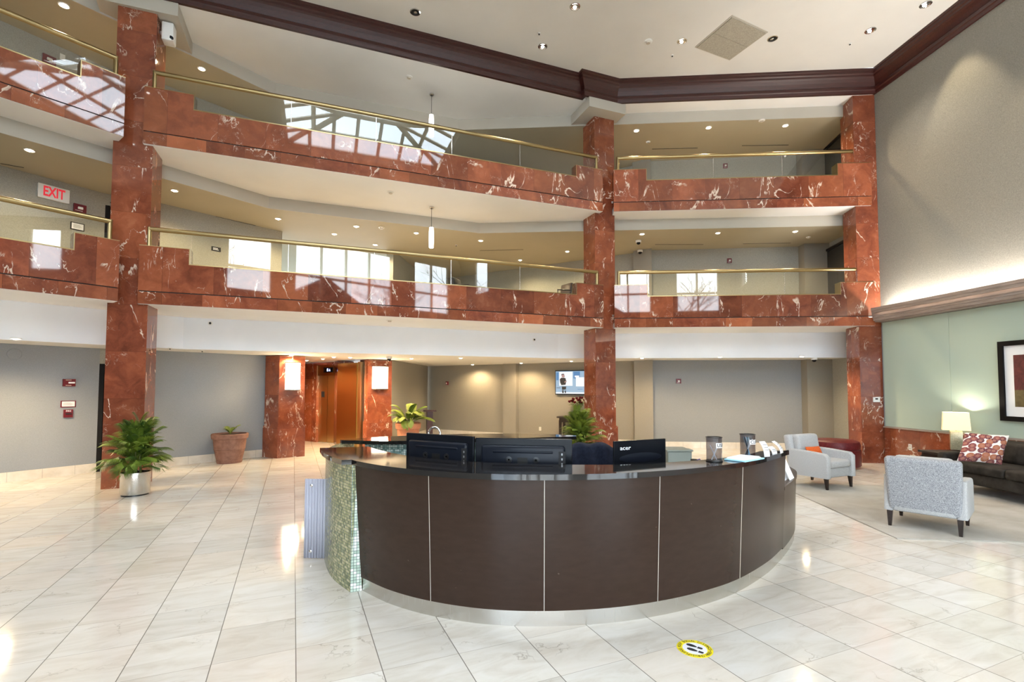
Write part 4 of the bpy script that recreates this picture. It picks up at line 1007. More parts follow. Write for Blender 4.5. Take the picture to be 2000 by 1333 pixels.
# ------------------------------------------------------------------ wall signs and devices
def on_face(name, label, cat, p, a, b, w, h, d, mat, parts=(), group=None, z=None):
    """a flat box on the wall line a-b centred where the photo shows pixel p; local frame x right, y up, z out"""
    dd = (V2(b) - V2(a)).normalized(); n = Vector((dd.y, -dd.x))
    c = on_wall(p[0], p[1], a, b)
    t = thing(name, label, cat, tuple(c), 0, group)
    f = frame((0, 0, 0), dd, n)
    xform(MB().box((0, 0, d / 2), (w, h, d)), f).build('plate' if cat != 'strobe' else 'housing', M[mat], t)
    for nm, mb, mt in parts: xform(mb, f @ Matrix.Translation((0, 0, d))).build(nm, M[mt], t)
    return t
def quad(x0, y0, x1, y1, z=0.001): return MB().add([(x0, y0, z), (x1, y0, z), (x1, y1, z), (x0, y1, z)], [(0, 1, 2, 3)])
def lines(x0, y0, x1, y1, n, hgt):
    m = MB()
    for i in range(n):
        y = y1 - (y1 - y0) * (i + 0.5) / n; e = x0 + (x1 - x0) * (0.75 + 0.25 * ((i * 7) % 5) / 4)
        m.add([(x0, y - hgt / 2, 0.0015), (e, y - hgt / 2, 0.0015), (e, y + hgt / 2, 0.0015), (x0, y + hgt / 2, 0.0015)], [(0, 1, 2, 3)])
    return m
WLa, WLb = WL[0], WL[1]
def strobe(p, a, b, lab, w=0.12, h=0.13):
    on_face('fire_strobe', lab, 'strobe', p, a, b, w, h, 0.05, 'red', [('lens', rbox((0, 0, 0.012), (w * .42, h * .3, 0.03), 0.008, 2), 'whiteplastic'), ('lettering', lines(-w * .4, -h * .42, w * .4, -h * .25, 1, 0.008), 'vinylwhite')], 'red fire alarm strobes')
t = on_face('exit_sign', 'cream EXIT sign with red letters on the second floor wall at the far left', 'exit sign', (104, 379), WLa, WLb, 0.47, 0.27, 0.05, 'whiteplastic', [('lettering', xform(text_mb('EXIT', 0.25, bold=0.03), Matrix.Diagonal((0.64, 1.05, 1, 1))), 'redlight')])
strobe((155, 408), WLa, WLb, 'red fire alarm strobe right of the EXIT sign', 0.2, 0.16)
on_face('notice_frame', 'small framed white notice on the second floor wall beside the left pillar', 'notice', (151, 443), WLa, WLb, 0.22, 0.15, 0.015, 'ink', [('notice_paper', quad(-.095, -.06, .095, .06), 'paper'), ('lettering', xform(lines(-.07, -.035, .07, .035, 4, 0.006), Matrix.Translation((0, 0, .001))), 'grey')])
strobe((95, 118), WLa, WLb, 'red fire alarm strobe on the third floor at the far left', 0.2, 0.16)
on_face('light_switch', 'white wall switch on the third floor beside a red strobe', 'switch', (122, 112), WLa, WLb, 0.08, 0.12, 0.01, 'whiteplastic', [('rocker', MB().box((0, 0, 0.004), (0.025, 0.05, 0.01)), 'whiteplastic')])
on_face('fire_strobe', 'red fire alarm sounder on the ground floor wall, uppermost of three', 'strobe', (134, 748), WLa, WLb, 0.19, 0.145, 0.05, 'red', [('lens', rbox((0.03, 0, 0.012), (0.1, 0.03, 0.03), 0.008, 2), 'vinylwhite'), ('lettering', merge(lines(-.06, .045, .06, .06, 1, 0.01), lines(-.06, -.06, .06, -.045, 1, 0.01)), 'trimwhite')], 'red fire alarm strobes')
on_face('notice_frame', 'red framed white notice on the ground floor wall between two red devices', 'notice', (133, 789.5), WLa, WLb, 0.235, 0.13, 0.015, 'red', [('notice_paper', quad(-.1, -.05, .1, .05), 'paper'), ('lettering', xform(lines(-.08, -.03, .08, .03, 4, 0.005), Matrix.Translation((0, 0, .001))), 'grey')])
on_face('fire_pull_station', 'red fire pull station on the ground floor wall, lowest of three', 'pull station', (132, 808), WLa, WLb, 0.14, 0.155, 0.045, 'red', [('handle', MB().box((0, -0.005, 0.012), (0.09, 0.022, 0.025)), 'ink'), ('lettering', xform(text_mb('FIRE', 0.046, bold=.02), Matrix.Translation((0, 0.047, 0.002))), 'vinylwhite')])
on_face('round_cover', 'faint round cover plate painted into the far left grey wall', 'cover plate', (28, 692), WLa, WLb, 0.01, 0.01, 0.004, 'wall', [('cover_disc', MB().lathe([(0.001, 0.006), (0.1, 0.006), (0.105, 0)], n=28), 'wall')])
strobe((1416, 325), W2a, W2b, 'red fire alarm strobe behind the third floor glass on the right')
strobe((1424, 510), W2a, W2b, 'red fire alarm strobe on the second floor wall above the right handrail')
strobe((1325, 745), W2a, W2b, 'red fire alarm strobe on the ground floor back wall to the right', 0.135, 0.135)
strobe((874, 749), W1a, W1b, 'red fire alarm strobe on the ground floor wall left of the television', 0.1, 0.13)
on_face('room_sign', 'black room sign with white lettering on the second floor wall', 'sign', (422, 487), WL[2], WL[3], 0.2, 0.1, 0.012, 'ink', [('lettering', lines(-.07, -.03, .07, .03, 2, 0.016), 'paper')])
on_face('wall_outlet', 'cream electrical outlet on the back wall below the television', 'outlet', (1055, 838), W1a, W1b, 0.075, 0.12, 0.008, 'whiteplastic', [('socket', merge(MB().box((0, .025, .002), (.035, .03, .006)), MB().box((0, -.025, .002), (.035, .03, .006))), 'trimwhite')])
a_, b_ = rw(0.064, 0.0), rw(0.064, 9.0)
on_face('wall_outlet', 'cream outlet on the red marble wainscot left of the side table', 'outlet', (1778, 874), a_, b_, 0.08, 0.13, 0.008, 'whiteplastic', [('socket', merge(MB().box((0, .03, .002), (.035, .03, .006)), MB().box((0, -.03, .002), (.035, .03, .006))), 'trimwhite')])
on_face('thermostat', 'white thermostat with dark display on the right red marble pillar', 'thermostat', (1711, 781), C3[0], C3[1], 0.145, 0.115, 0.025, 'whiteplastic', [('display', quad(-.03, .0, .03, .035), 'ink')])
# dark glazed frame on the gallery side wall at the right, both upper floors
for k, z in ((2, 3.55), (3, 6.42)):
    t = thing('glazed_door', 'dark framed glass door at the right end of the %s gallery' % NM[k], 'door', (8.75, 12.9, z))
    MB().seg((8.665, 12.55), (8.845, 13.95), z, z + 2.0, 0.03, 0).build('leaf', M['darkglass'], t, True)
    m = MB(); m.seg((8.655, 12.5), (8.665, 12.56), z, z + 2.06, 0.06); m.seg((8.842, 13.94), (8.85, 14.0), z, z + 2.06, 0.06); m.seg((8.655, 12.5), (8.85, 14.0), z + 2.0, z + 2.06, 0.06); m.build('frame', M['espresso'], t, True)

# ------------------------------------------------------------------ television, console, flowers
dW = (V2(W1b) - V2(W1a)).normalized(); nW = Vector((dW.y, -dW.x))
c = on_wall(1117, 747.5, V2(W1a) + nW * 0.06, V2(W1b) + nW * 0.06)
t = thing('television', 'wall television showing a man in a dark jacket beside the middle pillar', 'television', tuple(c))
f = frame((0, 0, 0), dW, nW); tw, th = 1.16, 0.78
xform(MB().box((0, 0, -0.02), (tw, th, 0.06)), f).build('casing', M['blackgloss'], t)
def em(name, c, s): return emit(name, c, s, 0.02)
tvm = [em('screen_pale_blue', (0.5, 0.75, 1.0), 0.62), em('screen_white', (0.92, 0.96, 1), 0.95), em('screen_blue', (0.12, 0.38, 0.8), 0.6), em('screen_dark', (0.02, 0.02, 0.035), 0.3), em('screen_skin', (0.75, 0.45, 0.42), 0.6)]
sx, sy = tw / 2 - .02, th / 2 - .03
sc = MB(); 
def sq_(x0, y0, x1, y1, z, mi): sc.add([(x0 * sx, y0 * sy, z), (x1 * sx, y0 * sy, z), (x1 * sx, y1 * sy, z), (x0 * sx, y1 * sy, z)], [(0, 1, 2, 3)], mi=mi)
sq_(-1, -1, 1, 1, 0.011, 0); sq_(-.78, -.3, .05, .95, .0115, 1); sq_(.1, .35, .5, .95, .0115, 2); sq_(.18, .45, .45, .6, .012, 1); sq_(.25, -.35, .9, .45, .012, 1); sq_(.55, .4, .95, .95, .0117, 0); sq_(-.97, .2, -.82, .9, .0115, 2); sq_(-1, -1, 1, -.86, .012, 1); sq_(-.95, -.5, -.7, -.46, .0125, 3); sq_(.35, -.62, .65, -.58, .0125, 2)
sc.build('screen', tvm, t).data.transform(f)
fg = MB(); P_ = lambda pts, mi: fg.add([(x * sx, y * sy, .013 + mi * .0005) for x, y in pts], [tuple(range(len(pts)))], mi=mi)
P_([(-.74, .3), (-.64, .42), (-.5, .42), (-.38, .38), (-.34, .1), (-.38, -.2), (-.64, -.24), (-.72, .0)], 3); P_([(-.62, -.36), (-.34, -.36), (-.36, -.62), (-.6, -.66)], 3); P_([(-.6, -.7), (-.5, -.7), (-.5, -.95), (-.58, -.95)], 3); P_([(-.44, -.72), (-.36, -.72), (-.36, -.95), (-.42, -.95)], 3)
P_([(-.62, .46), (-.46, .44), (-.42, .58), (-.5, .72), (-.62, .7)], 4); P_([(-.66, .62), (-.62, .76), (-.5, .78), (-.44, .7), (-.58, .66)], 3); P_([(-.44, -.02), (-.3, .1), (-.32, .16), (-.46, .06)], 4)
fg.build('screen_figure', tvm, t).data.transform(f)
c = on_wall(1112, 840, V2(W1a) + nW * 0.26, V2(W1b) + nW * 0.26); 
angW = math.atan2(dW.y, dW.x)
t = thing('console_table', 'dark wood console table under the television', 'console table', (c.x + 0.28, c.y - 0.16, 0), angW)
rbox((0, 0, 0.81), (1.35, 0.40, 0.05), 0.012, 2).build('top', M['espresso'], t)
rbox((0, 0, 0.72), (1.2, 0.33, 0.12), 0.008, 1).build('apron', M['espresso'], t)
for x in (-.57, .57):
    for y in (-.14, .14): MB().box((x, y, 0.36), (0.07, 0.06, 0.72)).build('leg', M['espresso'], t)
rbox((0, 0, 0.16), (1.15, 0.3, 0.03), 0.006, 1).build('shelf', M['espresso'], t)
fx, fy = c.x + 0.26, c.y - 0.17
t = thing('vase_of_roses', 'vase of dark red roses on the console table below the television', 'flowers', (fx, fy, 0.835))
MB().lathe([(0.001, 0), (0.06, 0), (0.075, 0.12), (0.055, 0.22), (0.065, 0.25), (0.055, 0.25), (0.045, 0.21)], n=20).build('vase', M['darkglass'], t, smooth=50)
st = MB()
for k in range(16):
    a = k * 2.4; rr = 0.09 + 0.24 * ((k * 37) % 10) / 10; x, y, z = rr * math.cos(a), rr * .8 * math.sin(a), 0.43 + 0.16 * ((k * 53) % 10) / 10
    st.tube([(0.02 * math.cos(a), 0.02 * math.sin(a), 0.2), (x * .6, y * .6, z * .7), (x, y, z)], 0.005, 5)
    b = MB(); b.lathe([(0.001, -0.03), (0.03, -0.015), (0.046, 0.01), (0.042, 0.035), (0.026, 0.045), (0.02, 0.03), (0.001, 0.028)], (x, y, z), 10); b.build('rose', M['petal'], t, smooth=60)
    for j in range(3):
        q = a + j * 2.0; bx, by, bz = x * .75, y * .75, z * .8
        st.add([(bx, by, bz), (bx + .06 * math.cos(q - .3), by + .06 * math.sin(q - .3), bz + .01), (bx + .12 * math.cos(q), by + .12 * math.sin(q), bz - .01), (bx + .06 * math.cos(q + .3), by + .06 * math.sin(q + .3), bz + .01)], [(0, 1, 2, 3)])
st.build('stems', M['leaf'], t)

# ------------------------------------------------------------------ plants
def frond(length, az, rise, droop, leaf, n=16, w=0.02, lean=0.5):
    """arching feather palm frond starting at the origin"""
    pts = []
    d = Vector((math.cos(az), math.sin(az), 0))
    for i in range(n + 1):
        u = i / n
        pts.append(d * (length * (u * math.cos(rise) + 0.12 * u * u)) + Vector((0, 0, length * (u * math.sin(rise) - droop * u ** 2.2))))
    m = MB(); m.tube(pts, [0.006 * (1 - .75 * i / n) + .001 for i in range(n + 1)], 5)
    side = Vector((-d.y, d.x, 0))
    for i in range(int(n * .28), n + 1):
        u = i / n; p = pts[i]; tg = (pts[i] - pts[i - 1]).normalized(); ll = leaf * (0.55 + 0.9 * math.sin(PI * min(1, (u - .2) / .85)))
        for s in (-1, 1):
            if i == n and s > 0: dirv = tg
            else: dirv = (side * s * 0.85 + tg * (0.55 + .5 * u) + Vector((0, 0, .18))).normalized()
            upn = dirv.cross(tg * s).normalized() if abs(dirv.dot(tg)) < .99 else Vector((0, 0, 1))
            ww = dirv.cross(upn).normalized() * w
            a = p; b = p + dirv * ll * .45 + Vector((0, 0, .01)); e = p + dirv * ll - Vector((0, 0, ll * .35))
            m.add([a - ww * .3, a + ww * .3, b + ww, b - ww, e], [(0, 1, 2, 3), (3, 2, 4)])
    return m
def palm(t, z0, nf, lmin, lmax, leaf, mat, seed, stems=5, spread=0.08, w=0.02, droop=(.25, .6), up=(20, 85), tall=0.3):
    """a clump of cane stalks, each carrying a spray of arching fronds at several heights"""
    r_ = random.Random(seed)
    for k in range(nf):
        a = k * 2.399 + r_.uniform(-.3, .3); q = (k + .5) / nf
        rise = R(up[0] + (up[1] - up[0]) * q + r_.uniform(-10, 10)); L_ = (lmin + (lmax - lmin) * r_.random()) * (0.82 + 0.36 * q)
        m = frond(L_, a, rise, r_.uniform(*droop) * (1 - .35 * q), leaf, n=20, w=w)
        ox, oy = spread * math.cos(a * 1.7) * r_.random(), spread * math.sin(a * 1.7) * r_.random()
        zz = z0 + tall * q * (0.55 + .45 * r_.random())
        m.v = [(x + ox, y + oy, z + zz) for x, y, z in m.v]
        m.build('frond', M[mat], t)
    for k in range(stems):
        a = k * 2 * PI / stems; m = MB(); m.tube([(spread * .7 * math.cos(a), spread * .7 * math.sin(a), z0 - .06), (spread * .5 * math.cos(a), spread * .5 * math.sin(a), z0 + tall * (.5 + .5 * k / max(1, stems)))], [.012, .007], 6)
        m.build('stalk', M['stem'], t)
t = thing('potted_palm', 'bushy green palm in a brushed steel pot before the left pillar', 'potted plant', (-6.10, 8.20, 0))
MB().lathe([(0.001, 0.025), (0.20, 0.025), (0.203, 0.03), (0.203, 0.37), (0.193, 0.37), (0.193, 0.33)], n=40).build('pot', M['steel'], t, smooth=40)
MB().lathe([(0.001, 0), (0.185, 0), (0.185, 0.026), (0.001, 0.026)], n=32).build('pot_base', M['black'], t, smooth=40)
MB().lathe([(0.192, 0.335), (0.1, 0.345), (0.001, 0.35)], n=24).build('soil', M['soil'], t, smooth=60)
palm(t, 0.41, 86, 0.36, 0.54, 0.18, 'leaf', 3, 6, 0.11, 0.009, (.2, .46), (24, 86), 0.47)
t = thing('terracotta_planter', 'large terracotta pot with a small sprout against the left grey wall', 'potted plant', (-6.52, 11.66, 0))
tp = lambda r0, r1, h, rim: [(0.001, 0), (r0 * .96, 0), (r0, 0.03), (r0 + .006, .055), (r0 - .002, .06), (r0 + (r1 - r0) * .45, h * .46), (r0 + (r1 - r0) * .45 + .012, h * .475), (r0 + (r1 - r0) * .5, h * .5), (r1 - .03, h - rim), (r1, h - rim + .01), (r1 + .012, h - .02), (r1, h), (r1 - .03, h), (r1 - .035, h - .06)]
MB().lathe(tp(.265, .375, .67, .12), n=44).build('pot', M['terracotta'], t, smooth=35)
MB().lathe([(0.355, 0.62), (0.2, 0.65), (0.001, 0.66)], n=28).build('soil', M['soil'], t, smooth=60)
for k, (a, L_) in enumerate(((0.4, .3), (2.6, .24), (1.5, .2), (4.2, .18))):
    m = frond(L_, a, R(62), .25, .09, 8, .022); m.v = [(x, y, z + .65) for x, y, z in m.v]; m.build('leaf', M['leafy'], t)
c = V2((-2.83, 13.75))
t = thing('terracotta_planter', 'terracotta pot with a yellow-green palm right of the elevator', 'potted plant', (c.x, c.y, 0))
MB().lathe(tp(.22, .335, .77, .16), n=40).build('pot', M['terracotta2'], t, smooth=35)
MB().lathe([(0.315, 0.72), (0.15, 0.745), (0.001, 0.75)], n=24).build('soil', M['soil'], t, smooth=60)
palm(t, 0.75, 15, 0.50, 0.80, 0.18, 'leafy', 11, 0, 0.12, 0.032, (.30, .65), (35, 82), 0.0)
t = thing('potted_palm', 'tall yellow-green palm at the foot of the middle pillar', 'potted plant', (1.55, 11.45, 0))
MB().lathe([(0.001, 0), (0.19, 0), (0.23, 0.38), (0.21, 0.38), (0.2, 0.33)], n=32).build('pot', M['terracotta'], t, smooth=40)
MB().lathe([(0.205, 0.335), (0.001, 0.35)], n=24).build('soil', M['soil'], t, smooth=60)
palm(t, 0.42, 80, 0.36, 0.54, 0.18, 'leafy', 21, 5, 0.14, 0.0095, (.2, .46), (22, 86), 0.46)
t = thing('plant_stand', 'dark wood stand half hidden behind the yellow-green palm', 'stand', (-2.83, 17.3, 0), 0.3)
rbox((0, 0, 0.93), (0.4, 0.4, 0.05), 0.01, 2).build('top', M['mahogany'], t); MB().box((0, 0, 0.47), (0.2, 0.2, 0.88)).build('pedestal', M['mahogany'], t); rbox((0, 0, 0.03), (0.36, 0.36, 0.06), 0.01, 2).build('base', M['mahogany'], t)

# ------------------------------------------------------------------ reception desk
def catmull(pts, n=14):
    out = []; P = [V2(p) for p in pts]; P = [P[0] * 2 - P[1]] + P + [P[-1] * 2 - P[-2]]
    for i in range(1, len(P) - 2):
        for k in range(n):
            u = k / n; a, b, c, d = P[i - 1], P[i], P[i + 1], P[i + 2]
            out.append(0.5 * ((2 * b) + (c - a) * u + (2 * a - 5 * b + 4 * c - d) * u * u + (3 * b - a - 3 * c + d) * u ** 3))
    out.append(P[-2]); return out
def offs(path, o):
    r = []
    for i, p in enumerate(path):
        d = (path[min(i + 1, len(path) - 1)] - path[max(i - 1, 0)]).normalized(); r.append(p + Vector((-d.y, d.x)) * o)
    return r
def strip(path, prof, uv=True):
    """sweep a closed (offset, z) profile along a plan path (offset + = inside the desk); UV = (arc length, run round the profile)"""
    m = MB(); k = len(prof); rings = []; sl = [0.0]
    for i in range(1, len(path)): sl.append(sl[-1] + (path[i] - path[i - 1]).length)
    for i, p in enumerate(path):
        d = (path[min(i + 1, len(path) - 1)] - path[max(i - 1, 0)]).normalized(); n = Vector((-d.y, d.x))
        rings.append([(*(p + n * o), z) for o, z in prof])
    fs, us = [], []
    for i in range(len(path) - 1):
        for j in range(k):
            j2 = (j + 1) % k; fs.append((i * k + j, (i + 1) * k + j, (i + 1) * k + j2, i * k + j2))
            v0 = prof[j][1] if abs(prof[j][1] - prof[j2][1]) > 1e-4 else prof[j][0]; v1 = prof[j2][1] if abs(prof[j][1] - prof[j2][1]) > 1e-4 else prof[j2][0]
            us.append([(sl[i], v0), (sl[i + 1], v0), (sl[i + 1], v1), (sl[i], v1)])
    m.add([v for r in rings for v in r], fs, us)
    e0 = [prof[j] for j in range(k)]
    m.f += [list(range(k)), list(range(len(path) * k - 1, (len(path) - 1) * k - 1, -1))]
    m.uv += [[(o, z) for o, z in prof], [(o, z) for o, z in prof[::-1]]]; m.mi += [0, 0]
    return m
FP = catmull([(-1.298, 4.385), (-0.98, 4.11), (-0.62, 3.905), (-0.2, 3.77), (0.235, 3.735), (0.70, 3.785), (1.114, 3.905), (1.50, 4.08), (1.92, 4.345), (2.40, 4.78), (2.765, 5.19)])
def near(r): return min(range(len(FP)), key=lambda i: abs(FP[i].x / FP[i].y - r))
t = thing('reception_desk', 'large curved dark brown reception desk with black granite counter', 'reception desk', (0.4, 5.2, 0))
seams = [0, near(-0.158), near(0.0635), near(0.287), near(0.447), len(FP) - 1]
for i in range(5):
    pth = FP[seams[i]:seams[i + 1] + 1]
    pth = list(pth); 
    if i: pth[0] = pth[0].lerp(pth[1], 0.12)
    pm_ = strip(pth, [(0.0, 0.115), (-0.045, 1.075), (0.02, 1.075), (0.02, 0.115)])
    if i == 0:
        for q_, f_ in ((1, 1.0), (2, 1.0)): x_, y_, z_ = pm_.v[q_]; pm_.v[q_] = (x_ - .052, y_ + .036, z_)
    pm_.build('front_panel', M['laminate'], t, True, 30)
for s in seams[1:-1]:
    pth = [FP[s], FP[s].lerp(FP[s + 1], 0.14)]
    strip(pth, [(-0.001, 0.115), (-0.046, 1.073), (0.012, 1.073), (0.012, 0.115)]).build('seam_strip', M['trimwhite'], t, True)
strip(FP, [(0.012, 0.0), (0.012, 0.116), (0.03, 0.116), (0.03, 0.0)]).build('kick_plate', M['steel'], t, True, 30)
strip(FP, [(0.03, 0.0), (0.03, 1.07), (0.10, 1.07), (0.10, 0.0)]).build('carcass', M['espresso'], t, True, 30)
outer = catmull([(-1.99, 5.23), (-1.84, 4.91), (-1.66, 4.61), (-1.475, 4.375)], 6) + [V2((-1.395, 4.395))] + offs(FP, -0.075)[1:-1] + [V2((2.79, 5.08))]
innr = catmull([(-1.52, 5.35), (-1.28, 5.0), (-0.90, 4.60), (-0.42, 4.32), (0.2, 4.16), (0.84, 4.13), (1.23, 4.23), (1.53, 4.35), (1.80, 4.48), (2.16, 4.70), (2.47, 5.02)], 8)
m = MB(); m.prism([tuple(p) for p in outer] + [tuple(p) for p in innr[::-1]], 1.075, 1.117); m.build('counter_top', M['granite'], t, True)
# mosaic side wall on the left
MP = catmull([(-2.05, 6.3), (-2.06, 5.85), (-1.98, 5.38), (-1.81, 4.97), (-1.62, 4.64), (-1.374, 4.348)], 10)
strip(MP, [(0.0, 0.0), (0.0, 1.074), (0.085, 1.074), (0.085, 0.0)]).build('mosaic_wall', M['mosaic'], t, True, 30)
m = MB(); e0, e1 = V2((-1.374, 4.346)), V2((-1.285, 4.385))
m.add([(*e0, 0), (*e1, 0), (*(e1 + Vector((-.068, -.012))), 1.074), (*e0, 1.074)], [(0, 1, 2, 3)], [[(0, 0), (.095, 0), (.03, 1.074), (0, 1.074)]]); m.build('mosaic_end', M['mosaic_e'], t, True)
# inner worktop
wi = offs(FP, 0.14)[14:-2]; wo = offs(FP, 0.92)[14:-2]
m = MB(); m.prism([tuple(p) for p in wi] + [tuple(p) for p in wo[::-1]], 0.70, 0.74); m.build('worktop', M['laminate'], t, True)
# low return on the right
LP = catmull([(2.765, 5.19), (3.04, 5.54), (3.27, 5.87), (3.44, 6.18), (3.54, 6.50)], 8)
strip(LP, [(0.0, 0.10), (-0.02, 0.70), (0.06, 0.70), (0.06, 0.10)]).build('low_return_panel', M['laminate'], t, True, 30)
strip(LP, [(0.012, 0.0), (0.012, 0.10), (0.05, 0.10), (0.05, 0.0)]).build('low_return_kick_plate', M['steel'], t, True, 30)
lo = offs(LP, -0.03); li = offs(LP, 0.55)
m = MB(); m.prism([tuple(p) for p in lo] + [(3.45, 6.68), (3.25, 6.72)] + [tuple(p) for p in li[::-1][:-4]], 0.70, 0.735); m.build('low_return_top', M['laminate'], t, True)
# rear counter
far = catmull([(-2.06, 6.05), (-1.62, 6.42), (-1.0, 6.70), (-0.28, 6.86), (0.40, 6.82), (0.84, 6.60)], 8)
nr = catmull([(-2.02, 5.98), (-1.55, 5.90), (-1.1, 5.95), (-0.5, 6.14), (0.2, 6.28), (0.83, 6.50)], 8)
t2 = thing('rear_counter', 'curved mosaic counter with black top behind the monitors', 'counter', (-0.6, 6.4, 0))
m = MB(); m.prism([tuple(p) for p in far] + [tuple(p) for p in nr[::-1]], 1.075, 1.117); m.build('counter_top', M['granite'], t2, True)
RP = offs(nr, 0.12)[4:-1]
strip(RP, [(0.0, 0.0), (0.0, 1.074), (0.08, 1.074), (0.08, 0.0)]).build('mosaic_wall', M['mosaic_b'], t2, True, 30)

# ------------------------------------------------------------------ things on and around the desk
def tvback(label, a, b, z0, z1, logo=False):
    a, b = V2(a), V2(b); c = (a + b) / 2; d = (b - a).normalized(); w_ = (b - a).length
    t = thing('monitor', label, 'monitor', (c.x, c.y, 0.74), math.atan2(d.y, d.x))
    h = z1 - z0; zc = (z0 + z1) / 2 - 0.74
    rbox((0, 0.018, zc), (w_, 0.03, h), 0.008, 2).build('screen_bezel', M['blackgloss'], t)
    rbox((0, -0.012, zc - h * .03), (w_ * .86, 0.05, h * .82), 0.024, 3).build('back_cover', M['tvback'], t, smooth=50)
    m = MB(); rib = rbox((0, -0.032, zc + h * .27), (w_ * .62, 0.02, h * .05), 0.009, 2); rib.build('ridge', M['tvback'], t, smooth=50)
    for sx_ in (-.12, .12):
        xform(MB().lathe([(0.028, 0), (0.028, .006), (.014, .007), (.012, .002), (.001, .002)], n=18), Matrix.Translation((sx_, -.037, .372)) @ Matrix.Rotation(R(90), 4, 'X')).build('mount_hole', M['chrome'] if False else M['black'], t, smooth=40)
        xform(MB().lathe([(0.001, .003), (.008, .003), (.009, .0)], n=12), Matrix.Translation((sx_, -.0385, .372)) @ Matrix.Rotation(R(90), 4, 'X')).build('screw', M['chrome'], t, smooth=40)
    MB().box((0, -.037, .362), (.09, .004, .06)).build('cable_recess', M['darkhole'], t)
    MB().box((w_ * .40, -.036, zc - h * .02), (w_ * .07, .004, h * .62)).build('port_strip', M['ink'], t)
    pm = MB()
    for k in range(4): pm.box((w_ * .40, -.0385, .30 + k * .042), (.012, .003, .018))
    pm.build('ports', M['grey'], t)
    MB().box((0, 0.015, 0.06), (0.09, 0.03, 0.16)).build('stand_neck', M['black'], t)
    rbox((0, 0.02, 0.01), (w_ * .35, 0.2, 0.016), 0.006, 2).build('stand_foot', M['black'], t)
    return t
tvback('black monitor seen from behind, left one of the pair of large screens', (-1.03, 4.90), (-0.345, 4.535), 0.80, 1.305)
tvback('black monitor seen from behind, right one of the pair of large screens', (-0.33, 4.52), (0.525, 4.40), 0.80, 1.295)
a, b = V2((0.925, 4.60)), V2((1.475, 4.86)); d = (b - a).normalized(); c = (a + b) / 2
t = thing('monitor', 'slim black monitor with a white maker mark on its back', 'monitor', (c.x, c.y, 0.74), math.atan2(d.y, d.x))
rbox((0, 0, 0.345), ((b - a).length, 0.022, 0.345), 0.006, 2).build('back_cover', M['blackgloss'], t)
m = MB(); vs = []; k = 24
for i in range(k): vs.append((0.25 * math.cos(2 * PI * i / k), -0.0125, 0.355 + 0.045 * math.sin(2 * PI * i / k)))
vs.append((0, -0.03, 0.34)); m.add(vs, [(i, (i + 1) % k, k) for i in range(k)]); m.build('back_bulge', M['tvback'], t, smooth=80)
xform(text_mb('acer', 0.054, bold=0.006), Matrix.Translation((-0.178, -0.0125, 0.45)) @ Matrix.Rotation(R(90), 4, 'X') @ Matrix.Diagonal((1.3, 1, 1, 1))).build('lettering', M['paper'], t)
MB().box((0, 0.03, 0.1), (0.08, 0.03, 0.2)).build('stand_neck', M['black'], t); rbox((0, 0.03, 0.008), (0.25, 0.18, 0.014), 0.005, 2).build('stand_foot', M['black'], t)
# office chair with jacket
t = thing('office_chair', 'black office chair behind the desk with a navy jacket over its back', 'office chair', (0.78, 5.45, 0), 0.1)
rbox((0, 0.0, 0.50), (0.5, 0.5, 0.09), 0.035, 3).build('seat', M['black'], t, smooth=50)
rbox((0, -0.24, 0.84), (0.44, 0.07, 0.52), 0.03, 3).build('backrest', M['black'], t, smooth=50)
MB().tube([(0, 0, 0.1), (0, 0, 0.46)], 0.03, 10).build('gas_lift', M['chrome'], t); MB().tube([(0, -.2, .46), (0, -.27, .5), (0, -.27, .7)], .02, 8).build('back_support', M['black'], t)
for k in range(5):
    q = k * 2 * PI / 5; MB().tube([(0, 0, 0.11), (0.29 * math.cos(q), 0.29 * math.sin(q), 0.075)], [0.03, 0.018], 8).build('base_arm', M['black'], t)
    xform(MB().lathe([(0.001, -.02), (.032, -.02), (.032, .02), (.001, .02)], n=16), Matrix.Translation((0.29 * math.cos(q), 0.29 * math.sin(q), 0.034)) @ Matrix.Rotation(q, 4, 'Z') @ Matrix.Rotation(R(90), 4, 'X')).build('caster', M['black'], t, smooth=40)
t = thing('jacket', 'navy jacket draped over the back of the office chair', 'jacket', (0.80, 5.20, 0.60), 0.1)
m = MB(); nx, ny = 22, 26; vs = []; r_ = random.Random(4)
for j in range(ny + 1):
    v = j / ny * 2 - 1            # -1 front hem .. 1 back hem over the chair back
    for i in range(nx + 1):
        u = i / nx * 2 - 1; fold = 0.014 * math.sin(u * 9 + v * 3) + 0.01 * math.sin(u * 17 - v * 5)
        topz = 0.555 - 0.05 * abs(u) ** 2.4 - 0.012 * math.cos(u * 6)
        hang = max(0.0, abs(v) - 0.12)
        y = (-1 if v < 0 else 1) * (0.055 * min(1, abs(v) / 0.12) + hang * .06) + (fold if abs(v) > .1 else 0)
        z = topz - hang * 0.42 - (0.0 if abs(v) > .12 else 0.0) + 0.02 * (1 - min(1, abs(v) / .12))
        x = u * (0.255 + 0.03 * hang) + 0.01 * math.sin(v * 6)
        vs.append((x, y, z))
m.add(vs, [(j * (nx + 1) + i, j * (nx + 1) + i + 1, (j + 1) * (nx + 1) + i + 1, (j + 1) * (nx + 1) + i) for j in range(ny) for i in range(nx)])
o = m.build('body', M['navy'], t, smooth=180); sm = o.modifiers.new('thickness', 'SOLIDIFY'); sm.thickness = 0.012; sm.offset = 0
for sg in (-1, 1):
    m = MB(); m.tube([(sg * 0.235, .01, .47), (sg * 0.265, -.03, .36), (sg * 0.255, -.07, .20), (sg * 0.22, -.09, .06)], [.03, .042, .04, .034], 12); m.build('sleeve', M['navy'], t, smooth=60)

